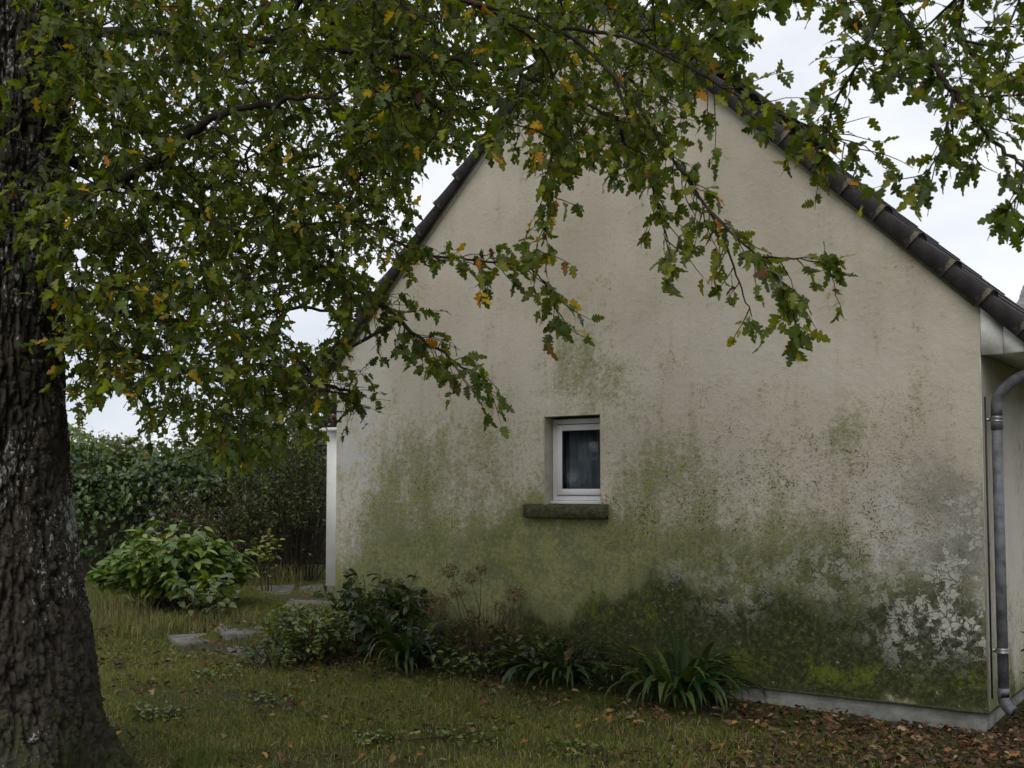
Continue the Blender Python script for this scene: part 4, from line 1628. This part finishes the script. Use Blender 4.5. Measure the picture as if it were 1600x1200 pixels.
G1 = [((0.030, 0.056, 0.014), .5), ((0.055, 0.085, 0.018), .35), ((0.10, 0.12, 0.02), .15)]
G_DARK = [((0.020, 0.036, 0.012), .6), ((0.036, 0.055, 0.016), .3), ((0.06, 0.075, 0.02), .1)]
G_YEL = [((0.10, 0.12, 0.02), .5), ((0.16, 0.15, 0.02), .3), ((0.05, 0.07, 0.016), .2)]
leafy_shrub('hydrangea_shrub', 'green leafy hydrangea at the far corner of the gable wall', 'shrub', ground(592, 1036), 0.95, 1.25, 44, 620, G_DARK, (0.07, 0.13), OVATE, 120)
leafy_shrub('garden_shrub', 'low light-green bushy plant beside the far corner of the gable', 'shrub', ground(490, 1036), 0.55, 1.05, 60, 900, [((0.05, 0.08, 0.016), .5), ((0.10, 0.13, 0.02), .35), ((0.03, 0.05, 0.014), .15)], (0.05, 0.09), OVATE, 80)
leafy_shrub('weed_sprig', 'small bright yellow-green sprig beside the largest strap-leaved clump', 'plant', ground(1128, 1102), 0.22, 0.14, 5, 16, G_YEL, (0.06, 0.09), OVATE, 12)

leafy_shrub('bedding_plant', 'dark leafy undergrowth between the leafy hydrangea and the dried one', 'plant', ground(676, 1054), 0.55, 0.95, 50, 520, G_DARK, (0.04, 0.09), LONG, 60)
leafy_shrub('bedding_plant', 'low dark weeds at the wall foot beneath the window sill', 'plant', ground(822, 1068), 0.42, 0.9, 44, 400, G_DARK, (0.04, 0.08), OVATE, 60)
leafy_shrub('bedding_plant', 'low dark weeds filling the gap between the two larger strap-leaved clumps', 'plant', ground(960, 1086), 0.36, 0.9, 44, 380, G_DARK, (0.04, 0.08), LONG, 60)
leafy_shrub('corner_weed', 'slender leafy stems rising against the far corner of the gable', 'plant', ground(548, 1024), 0.72, 0.55, 14, 120, G1, (0.05, 0.10), OVATE, 40)
leafy_shrub('bedding_plant', 'dull green foliage at the foot of the dried hydrangea', 'plant', ground(748, 1066), 0.30, 0.8, 40, 330, G1, (0.03, 0.07), OVATE, 40)
leafy_shrub('bedding_plant', 'thin tall weeds against the wall between the window and the largest strap-leaved clump', 'plant', ground(905, 1078), 0.55, 0.6, 26, 170, G_DARK, (0.03, 0.07), LONG, 40)
leafy_shrub('bedding_plant', 'low pale weeds spreading onto the lawn before the far corner', 'plant', ground(430, 1046), 0.25, 1.0, 40, 330, G1, (0.03, 0.07), OVATE, 40)
# dried hydrangea: bare canes with brown flower heads
hb = ground(762, 1060)
hyd = thing('dried_hydrangea', (hb[0], hb[1], 0), 'bare-caned hydrangea with dry brown flower heads below the window', 'shrub')
canes = Soup()
HEADS = [(703, 893, .085), (712, 925, .085), (688, 942, .09), (735, 903, .075), (805, 930, .095), (782, 950, .075), (752, 890, .06), (752, 1046, .085), (722, 1015, .07), (672, 955, .06)]
for (hx, hy, hr) in HEADS:
    dep = (hb - CAM) @ FWD + rng.uniform(-.12, .08)
    tip = at(hx, hy, dep)
    b0 = hb + np.array([rng.uniform(-.12, .12), rng.uniform(-.1, .1), 0])
    mid = b0 * .5 + tip * .5 + np.array([rng.uniform(-.04, .04), 0, 0.08])
    tt = np.linspace(0, 1, 9)[:, None]
    canes.tube(b0 * (1 - tt) ** 2 + 2 * tt * (1 - tt) * mid + tip * tt ** 2, np.linspace(.006, .0025, 9), 5, caps=False)
    n = int(150 * (hr / .07) ** 2)
    f = Soup()
    v = rand_unit(n)
    v[:, 2] = v[:, 2] * .8 + .1
    pp = tip + v * hr * rng.uniform(.55, 1.05, (n, 1))
    cc = np.array([(0.098, 0.072, 0.046)]) * rng.uniform(.4, 1.7, (n, 1))
    f.stamp(SMALL[1], frames(rand_unit(n), v + rng.normal(size=(n, 3)) * .5, rng.uniform(.014, .026, n)), pp, cc)
    f.build('flower_head', M['dry_leaf'], hyd)
for i in range(130):
    a, rr = rng.uniform(0, 6.283), rng.random() ** .5
    b0 = hb + np.array([.17 * rr * math.cos(a), .14 * rr * math.sin(a), 0])
    hgt = rng.uniform(.2, .62)
    tip = b0 + np.array([math.cos(a) * rng.uniform(0, .26), math.sin(a) * rng.uniform(0, .18), hgt])
    mid = b0 * .5 + tip * .5 + np.array([0, 0, hgt * .2]) + rng.normal(size=3) * .02
    tt = np.linspace(0, 1, 6)[:, None]
    canes.tube(b0 * (1 - tt) ** 2 + 2 * tt * (1 - tt) * mid + tip * tt ** 2, np.linspace(.0045, .002, 6), 4, caps=False)
canes.build('canes', M['pale_twig'], hyd)
f = Soup()
n = 260
a, rr = rng.uniform(0, 6.283, n), rng.random(n) ** .5
pp = hb + np.stack([.3 * rr * np.cos(a), .25 * rr * np.sin(a), rng.uniform(.02, .45, n)], -1)
cc = np.array([(.05, .05, .02)]) * rng.uniform(.5, 1.8, (n, 1)) * np.where(rng.random((n, 1)) < .5, np.array([[1.5, .9, .7]]), np.array([[.8, 1.2, .7]]))
f.stamp(OVATE[2], frames(rand_unit(n), np.array([0, 0, 1.]) + rng.normal(size=(n, 3)) * .7, rng.uniform(.03, .07, n)), pp, cc)
f.build('withered_leaves', M['dry_leaf'], hyd, True, kind='stuff')

# ------------------------------------------------------------------ garden behind, at the left
leafy_shrub('broad_leaved_bush', 'rounded bright green bush with broad glossy leaves in front of the hedge', 'bush', ground(272, 950), 1.12, 2.35, 110, 2400, [((0.045, 0.088, 0.014), .45), ((0.078, 0.128, 0.020), .35), ((0.13, 0.175, 0.028), .2)], (0.10, 0.21), OVATE, 300, flat=.45, dome=True, lean=.9, start=.22)
leafy_shrub('yellowing_sapling', 'thin yellow-leaved sapling standing right of the broad-leaved bush', 'sapling', ground(418, 925), 1.25, 0.7, 7, 90, G_YEL, (0.07, 0.11), OVATE, 40, flat=.7)
leafy_shrub('low_weed', 'pale green weed with long leaves in front of the broad-leaved bush', 'weed', ground(318, 972), 0.6, 1.0, 16, 110, G1, (0.10, 0.17), OVATE, 60, flat=.6)

HD = 19.0
hl = at(-150, 800, HD)
hr_ = at(330, 800, HD + 1.2)


def hedge_block(name, label, A, B, h0, h1, depth, n, cols, size, tpls, seed, cat='hedge', lumps=0.25, corecol=(0.012, 0.018, 0.008)):
    A, B = np.array([A[0], A[1], 0.0]), np.array([B[0], B[1], 0.0])
    t = thing(name, ((A + B) / 2), label, cat)
    ax = (B - A)
    L = np.linalg.norm(ax)
    ax /= L
    no = np.array([ax[1], -ax[0], 0])
    if no @ (CAM - A) < 0:
        no = -no
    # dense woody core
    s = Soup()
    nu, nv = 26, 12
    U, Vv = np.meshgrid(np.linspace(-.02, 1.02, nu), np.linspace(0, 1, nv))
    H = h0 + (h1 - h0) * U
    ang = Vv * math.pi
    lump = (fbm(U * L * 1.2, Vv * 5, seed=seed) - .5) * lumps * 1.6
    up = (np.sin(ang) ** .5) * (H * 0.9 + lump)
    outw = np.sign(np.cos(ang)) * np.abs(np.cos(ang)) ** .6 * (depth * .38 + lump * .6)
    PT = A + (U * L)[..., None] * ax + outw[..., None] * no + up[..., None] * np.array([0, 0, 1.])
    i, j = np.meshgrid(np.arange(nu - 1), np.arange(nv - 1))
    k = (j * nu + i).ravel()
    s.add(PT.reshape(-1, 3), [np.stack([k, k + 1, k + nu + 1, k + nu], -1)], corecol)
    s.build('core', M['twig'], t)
    u = rng.uniform(-.03, 1.03, n)
    v = rng.random(n) * .78
    ang = v * math.pi
    Hh = h0 + (h1 - h0) * u
    lump = (fbm(u * L * 1.2, v * 5, seed=seed) - .5) * lumps * 2
    up = (np.sin(ang) ** .5) * (Hh + lump + rng.normal(size=n) * .07)
    outw = np.sign(np.cos(ang)) * np.abs(np.cos(ang)) ** .6 * (depth * .5 + lump * .6) + rng.normal(size=n) * .08
    pos = A + (u * L)[:, None] * ax + outw[:, None] * no + up[:, None] * np.array([0, 0, 1.])
    nrm = np.cos(ang)[:, None] * no + np.sin(ang)[:, None] * np.array([0, 0, 1.]) + rng.normal(size=(n, 3)) * .5 + np.array([0, 0, .3])
    axs = rand_unit(n) + np.array([0, 0, -.5]) + no * .3
    cidx = rng.choice(len(cols), size=n, p=[c[1] for c in cols])
    cc = np.array([c[0] for c in cols])[cidx] * rng.uniform(.7, 1.3, (n, 1))
    wh = rng.integers(0, len(tpls), n)
    f = Soup()
    Mm = frames(axs, nrm, rng.uniform(size[0], size[1], n))
    for q in range(len(tpls)):
        f.stamp(tpls[q], Mm[wh == q], pos[wh == q], cc[wh == q])
    f.build('foliage', M['shrub_leaf'], t, True, kind='stuff')
    return t


IVY = [((0.018, 0.040, 0.010), .5), ((0.032, 0.062, 0.013), .35), ((0.075, 0.115, 0.022), .15)]
hedge_block('ivy_hedge', 'tall dark green ivy-leaved hedge behind the oak trunk', hl, hr_, 2.25, 2.0, 1.7, 8500, IVY, (0.08, 0.15), IVYL, 5, lumps=0.7)
FINE = [((0.022, 0.036, 0.012), .5), ((0.048, 0.066, 0.018), .35), ((0.11, 0.125, 0.03), .15)]


def wild_shrub(label, px_, dep, h, w, n, cols, size, seed, name='wild_shrub'):
    b = at(px_, 800, dep)
    b[2] = 0
    t = thing(name, b, label, 'shrub', 'wild shrubs by the end of the house')
    s = Soup()
    tips = []
    for i in range(60):
        a, rr = rng.uniform(0, 6.283), rng.random() ** .5
        hh = h * rng.uniform(.35, 1) * math.sqrt(max(.1, 1 - .6 * rr * rr))
        b0 = b + np.array([.15 * w * rr * math.cos(a), .15 * w * rr * math.sin(a), 0])
        tip = b + np.array([w / 2 * rr * math.cos(a), w / 2 * rr * math.sin(a), hh])
        mid = b0 * .5 + tip * .5 + np.array([0, 0, .2 * hh]) + rng.normal(size=3) * .12
        tt = np.linspace(0, 1, 10)[:, None]
        pts = b0 * (1 - tt) ** 2 + 2 * tt * (1 - tt) * mid + tip * tt ** 2 + rng.normal(size=(10, 3)) * .015
        s.tube(pts, np.linspace(.02 if i < 6 else .009, .003, 10), 5, caps=False)
        for q in range(14):
            k = rng.integers(3, 10)
            e2 = pts[k] + rng.normal(size=3) * np.array([.22, .22, .16])
            s.tube([pts[k], (pts[k] + e2) / 2 + rng.normal(size=3) * .02, e2], [.003, .0025, .0015], 3, caps=False)
            tips.append((pts[k], e2))
    s.build('stems', M['twig'], t)
    ti = rng.integers(0, len(tips), n)
    A = np.array([q[0] for q in tips])[ti]
    B = np.array([q[1] for q in tips])[ti]
    pos = A + (B - A) * rng.random((n, 1)) * 1.15 + rng.normal(size=(n, 3)) * .02
    cidx = rng.choice(len(cols), size=n, p=[c[1] for c in cols])
    cc = np.array([c[0] for c in cols])[cidx] * rng.uniform(.6, 1.4, (n, 1))
    Mm = frames(rand_unit(n), np.array([0, 0, .8]) + rng.normal(size=(n, 3)) * .8, rng.uniform(size[0], size[1], n))
    wh = rng.integers(0, 3, n)
    f = Soup()
    for q in range(3):
        f.stamp((SMALL if q < 2 else LONG)[q], Mm[wh == q], pos[wh == q], cc[wh == q])
    f.build('foliage', M['shrub_leaf'], t, True, kind='stuff')


wild_shrub('dark fine-leaved shrub against the white wing wall', 462, 19.0, 4.3, 2.6, 11000, FINE, (0.05, 0.09), 1)
wild_shrub('tall olive-green shrub in the middle, behind the broad-leaved bush', 385, 20.5, 4.2, 2.9, 9500, [((0.035, 0.045, 0.014), .5), ((0.07, 0.08, 0.02), .4), ((0.14, 0.14, 0.03), .1)], (0.05, 0.1), 2)
wild_shrub('low twiggy shrub between the ivy hedge and the taller shrubs', 300, 18.5, 1.75, 2.0, 3500, [((0.045, 0.05, 0.024), .6), ((0.09, 0.09, 0.045), .4)], (0.04, 0.08), 3)
hedge_block('garden_hedge', 'light green hedge rising behind the ivy at the trunk', at(-80, 800, 24), at(150, 800, 24), 3.1, 2.6, 1.6, 2600, [((0.07, 0.11, 0.03), .6), ((0.12, 0.16, 0.05), .4)], (0.1, 0.18), SMALL, 9, lumps=0.7)
hedge_block('rear_hedge', 'dark hedge closing the garden behind the wild shrubs', at(250, 800, 23), at(600, 800, 24), 2.3, 3.2, 1.6, 5200, IVY, (0.09, 0.16), SMALL, 13, lumps=0.8)


def far_tree(label, px_, dep, h, w, cols):
    b = at(px_, 800, dep)
    b[2] = 0
    t = thing('distant_tree', b, label, 'tree', 'trees beyond the garden')
    s = Soup()
    s.tube([b, b + np.array([0, 0, h * .35]), b + np.array([.1, 0, h * .8])], [.25, .2, .06], 8)
    for i in range(10):
        a = rng.uniform(0, 6.283)
        z0 = rng.uniform(.25, .6) * h
        s.tube([b + np.array([0, 0, z0]), b + np.array([math.cos(a) * w * .3, math.sin(a) * w * .3, z0 + .25 * h])], [.08, .02], 5, caps=False)
    s.build('trunk', M['twig'], t)
    n = 5000
    cl = rand_unit(46) * rng.uniform(.5, 1, (46, 1)) * np.array([w * .42, w * .42, h * .34]) + b + np.array([0, 0, h * .62])
    pos = cl[rng.integers(0, 46, n)] + rng.normal(size=(n, 3)) * w * .09
    cc = np.array([c[0] for c in cols])[rng.choice(len(cols), size=n, p=[c[1] for c in cols])] * rng.uniform(.7, 1.3, (n, 1))
    f = Soup()
    f.stamp(SMALL[1], frames(rand_unit(n), rand_unit(n) + np.array([0, 0, .6]), rng.uniform(.25, .45, n)), pos, cc)
    f.build('crown', M['shrub_leaf'], t, True)


HAZE_PALE = [((0.07, 0.09, 0.05), .6), ((0.11, 0.13, 0.07), .4)]  # distance haze mixed into the crown greens
far_tree('round tree, paled for haze, far beyond the hedge, nearer the oak trunk', 190, 75, 5.0, 5.5, HAZE_PALE)
far_tree('broad tree, paled for haze, far beyond the hedge, nearer the house', 330, 85, 5.4, 8.0, HAZE_PALE)
# sprig at the right edge, by the side wall
b = at(1650, 940, 7.6)
leafy_shrub('corner_shrub', 'leafy shrub tip at the edge of the picture beside the downpipe', 'shrub', (b[0], b[1], 0), 0.95, 0.5, 9, 70, G_DARK, (0.06, 0.1), OVATE, 30)

# ------------------------------------------------------------------ grass
def blade_field(n, xr, dr, hgt, wid, cols, dens=None):
    d = np.sqrt(rng.uniform(dr[0] ** 2, dr[1] ** 2, n))
    x = rng.uniform(xr[0], xr[1], n)
    P = CAM + FWD * d[:, None] + RIGHT * ((x - 800) / FPX * d)[:, None]
    ok = ~((P[:, 1] > GY - 0.05) & (P[:, 0] > XL - 0.05) & (P[:, 0] < XR + 0.03))
    ok &= (P[:, 0] - TX) ** 2 + (P[:, 1] - TY) ** 2 > 0.74 ** 2
    if dens is not None:
        ok &= rng.random(n) < dens(P)
    for q_ in ((486, 920, .5), (486, 942, .45), (484, 966, .4), (430, 924, .4), (300, 1007, .16), (376, 1003, .16), (445, 998, .14)):
        g_ = ground(q_[0], q_[1])
        ok &= ((P[:, 0] - g_[0]) / (q_[2] * 1.3)) ** 2 + ((P[:, 1] - g_[1]) / (q_[2] * 1.6)) ** 2 > rng.uniform(-.3, 1, n)
    P = P[ok]
    P[:, 2] = ground_z(P[:, 0], P[:, 1])
    return P


def blades(s, P, h, w, cols, probs, lean=0.5):
    n = len(P)
    a = rng.uniform(0, 6.283, n)
    side = np.stack([np.cos(a), np.sin(a), 0 * a], -1)
    la = rng.uniform(0, 6.283, n)
    ln = np.stack([np.cos(la), np.sin(la), 0 * la], -1) * (np.abs(rng.normal(size=n)) * lean)[:, None]
    h = h[:, None]
    w = w[:, None]
    b0 = P - side * w
    b1 = P + side * w
    m = P + np.array([0, 0, .6]) * h + ln * h * .35
    m0, m1 = m - side * w * .7, m + side * w * .7
    tp = P + np.array([0, 0, 1.]) * h * (1 - .25 * np.linalg.norm(ln, axis=1)[:, None]) + ln * h
    V = np.stack([b0, b1, m1, m0, tp], 1).reshape(-1, 3)
    k = np.arange(n) * 5
    c = np.array(cols)[rng.choice(len(cols), size=n, p=probs)] * rng.uniform(.65, 1.35, (n, 1))
    s.add(V, [np.stack([k, k + 1, k + 2, k + 3], -1), np.stack([k + 3, k + 2, k + 4], -1)], np.repeat(c, 5, 0))


def wall_gap(P):                         # distance in front of the gable wall
    return GY - P[:, 1]


def lawn_density(P):
    g = wall_gap(P)
    nz_ = fbm(P[:, 0] * 1.1, P[:, 1] * 1.1, seed=77, oct=4)
    inx = P[:, 0] > XL - 0.8
    near_wall = np.where(inx, np.clip((g - 0.75 - (nz_ - .5) * 1.4) / 0.6, 0.04, 1), 1)
    right = np.clip(1 - (P[:, 0] + 3.4 + (nz_ - .5) * 4) / 1.8, 0.22, 1)
    return near_wall * right * np.clip(.25 + (nz_ - .41) * 5.0, 0.22, 1)


GR = Soup()
P = blade_field(250000, (60, 1640), (5.5, 10.5), None, None, None, lawn_density)
n = len(P)
pn = fbm(P[:, 0] * .8, P[:, 1] * .8, seed=33)
blades(GR, P, rng.uniform(.016, .06, n) * (.35 + 1.3 * pn), rng.uniform(.0014, .0028, n), [(.080, .104, .022), (.125, .145, .032), (.19, .175, .065), (.26, .21, .115)], [.38, .34, .18, .10], 1.0)
P = blade_field(90000, (90, 560), (10.2, 19), None, None, None, lambda P: np.clip(.2 + (fbm(P[:, 0] * .9, P[:, 1] * .9, seed=78) - .3) * 3, 0, 1))
n = len(P)
blades(GR, P, rng.uniform(.015, .05, n), rng.uniform(.002, .004, n), [(.06, .08, .018), (.095, .11, .026), (.17, .155, .065)], [.4, .35, .25], .7)
GR.build('lawn_grass', M['grass'], None, label='short patchy lawn grass between fallen leaves', kind='stuff')
# rough dry grass by the path and under the bush
RG = Soup()
for (px_, py_, rad, cnt, hh) in ((190, 985, .7, 900, .30), (430, 915, .4, 200, .55), (330, 985, .6, 350, .3), (160, 960, .5, 500, .4), (400, 975, .5, 300, .25)):
    c = ground(px_, py_)
    a, rr = rng.uniform(0, 6.283, cnt), rng.random(cnt) ** .5
    P = np.stack([c[0] + rad * 1.5 * rr * np.cos(a), c[1] + rad * rr * np.sin(a), 0 * a], -1)
    blades(RG, P, rng.uniform(.3, 1, cnt) * hh, rng.uniform(.0025, .0045, cnt), [(.10, .10, .04), (.17, .145, .075), (.06, .08, .02)], [.4, .35, .25], .55)
RG.build('rough_grass', M['grass'], None, label='long dry grass round the broad-leaved bush and the path', kind='stuff')
# a green tussock in the foreground
tc = ground(318, 1192)
tus = thing('grass_tussock', (tc[0], tc[1], gz(tc)), 'rounded tussock of fresh green grass near the foot of the oak', 'grass')
ts = Soup()
n = 1500
a, rr = rng.uniform(0, 6.283, n), rng.random(n) ** .5
P = np.stack([tc[0] + .2 * rr * np.cos(a), tc[1] + .2 * rr * np.sin(a), np.full(n, gz(tc))], -1)
blades(ts, P, rng.uniform(.05, .13, n) * (1.15 - .5 * rr), rng.uniform(.0012, .0024, n), [(.06, .09, .018), (.09, .12, .025), (.14, .15, .05)], [.45, .4, .15], .7)
ts.build('blades', M['grass'], tus, kind='stuff')

# ------------------------------------------------------------------ fallen leaves
DRY = [(0.095, 0.058, 0.034), (0.062, 0.040, 0.025), (0.16, 0.115, 0.075), (0.038, 0.027, 0.018), (0.21, 0.135, 0.03), (0.17, 0.08, 0.032), (0.22, 0.175, 0.125)]


def litter_frames(n, tilt=.35):
    a = rng.uniform(0, 6.283, n)
    ax = np.stack([np.cos(a), np.sin(a), rng.normal(size=n) * .15], -1)
    nr = np.array([0, 0, 1.]) + rng.normal(size=(n, 3)) * tilt
    return ax, nr


LT = Soup()


def litter(n, xr, dr, dens, size=(.05, .09), tilt=.4):
    P = blade_field(n, xr, dr, None, None, None, dens)
    n = len(P)
    ax, nr = litter_frames(n, tilt)
    P[:, 2] += rng.uniform(.014, .046, n)
    sz = rng.uniform(size[0], size[1], n)
    Mm = frames(ax, nr, sz)
    cc = np.array(DRY)[rng.choice(7, size=n, p=[.28, .28, .12, .26, .01, .03, .02])] * rng.uniform(.5, 1.15, (n, 1))
    wh = rng.integers(0, 6, n)
    TT = OAK_LO[:3] + OVATE[1:]
    for q in range(6):
        LT.stamp(TT[q], Mm[wh == q], P[wh == q], cc[wh == q])


def bed(P):
    g = wall_gap(P)
    return np.where(P[:, 0] > XL - 0.6, np.clip(1.15 - g / 1.3, 0.03, 1), 0.1)


def right_corner(P):
    nz_ = fbm(P[:, 0] * 1.5, P[:, 1] * 1.5, seed=88)
    return np.clip((P[:, 0] + 3.6 + (nz_ - .5) * 3) / 1.2, 0.02, 1)


litter(6200, (400, 1640), (6.0, 11.5), bed, (.03, .07))
litter(4600, (900, 1640), (5.7, 8.6), right_corner, (.028, .062))
litter(5600, (170, 1600), (5.7, 11), lambda P: np.clip((fbm(P[:, 0] * .9, P[:, 1] * .9, seed=99) - .44) * 5, .10, 1), (.028, .07))
litter(2200, (150, 620), (9.6, 13), lambda P: np.clip((fbm(P[:, 0] * .9, P[:, 1] * .9, seed=98) - .4) * 5, .1, 1), (.04, .08))
c = ground(565, 1050)
litter(1, (0, 1), (6, 7), None)
LT.build('leaf_litter', M['dry_leaf'], None, True, label='brown leaf litter along the foot of the wall', kind='stuff')

# single leaves that catch the eye on the grass
fl = []
for i in range(150):
    if i < 60:
        p = ground(rng.uniform(1150, 1590), rng.uniform(1118, 1196))
    elif i < 85:
        p = ground(rng.uniform(930, 1040), rng.uniform(1110, 1135))
    else:
        p = ground(rng.uniform(220, 1150), rng.uniform(1060, 1196))
    if p[1] > GY - 0.06 and p[0] > XL:
        continue
    fl.append(p)
fm = {}
for p in fl:
    ci = int(rng.choice(7, p=[.25, .12, .24, .06, .13, .12, .08]))
    ti = int(rng.integers(0, 5))
    if (ci, ti) not in fm:
        v, pq, c = (OAK_HI[:3] + OVATE[1:3])[ti]
        me = mesh_from('fallen_leaf', v, pq, {'col': c * np.array(DRY[ci])[None] * 1.15}, True)
        me.materials.append(M['dry_leaf'])
        fm[(ci, ti)] = me
    tone = ('rusty brown', 'dark brown', 'pale tan', 'blackish brown', 'yellow', 'orange', 'bleached buff')[ci]
    place = 'by the bare plinth' if p[0] > -3.4 and p[1] > 4.6 else 'on the open lawn'
    shape = 'lobed oak' if ti < 3 else 'oval'
    o = bpy.data.objects.new('fallen_leaf', fm[(ci, ti)])
    put(o, None, 'dry %s %s leaf lying %s' % (tone, shape, place), 'leaf', 'dry %s %s leaves lying %s' % (tone, shape, place))
    o.location = (float(p[0]), float(p[1]), gz(p) + .03)
    o.rotation_euler = (random.uniform(-.4, .4), random.uniform(-.4, .4), random.uniform(0, 6.28))
    k = random.uniform(.055, .085)
    o.scale = (k, k, k)

# a dead stick on the lawn
sp = [ground(640, 1165), ground(680, 1160), ground(720, 1158), ground(752, 1150)]
s = Soup()
s.tube([p + np.array([0, 0, .035 + gz(p)]) for p in sp], [.006, .007, .005, .003], 6)
s.build('fallen_stick', M['twig'], None, True, label='thin dead stick lying on the lawn below the window', cat='stick')

# tufts of broad-leaved weeds in the lawn
for wx_, wy_, wr_, wl_ in ((735, 1158, .30, 'at the thick end of the fallen stick'), (590, 1160, .22, 'left of the fallen stick'), (250, 1120, .25, 'nearest the foot of the oak'), (420, 1100, .25, 'below the light-green corner shrub'), (330, 1060, .3, 'just before the sunken path stones'), (900, 1180, .25, 'directly below the window')):
    leafy_shrub('lawn_weed', 'low green weed patch in the lawn ' + wl_, 'weed', ground(wx_, wy_), 0.07, wr_ * 2, 40, 160, [((0.05, 0.085, 0.014), .5), ((0.085, 0.125, 0.02), .35), ((0.13, 0.15, 0.03), .15)], (0.02, 0.05), OVATE, 0, 'weed patches in the lawn')
0 and print('tris', sum(len(o.data.loops) - 2 * len(o.data.polygons) for o in bpy.data.objects if o.type == 'MESH'), 'unique', sum(len(m.loops) - 2 * len(m.polygons) for m in bpy.data.meshes))
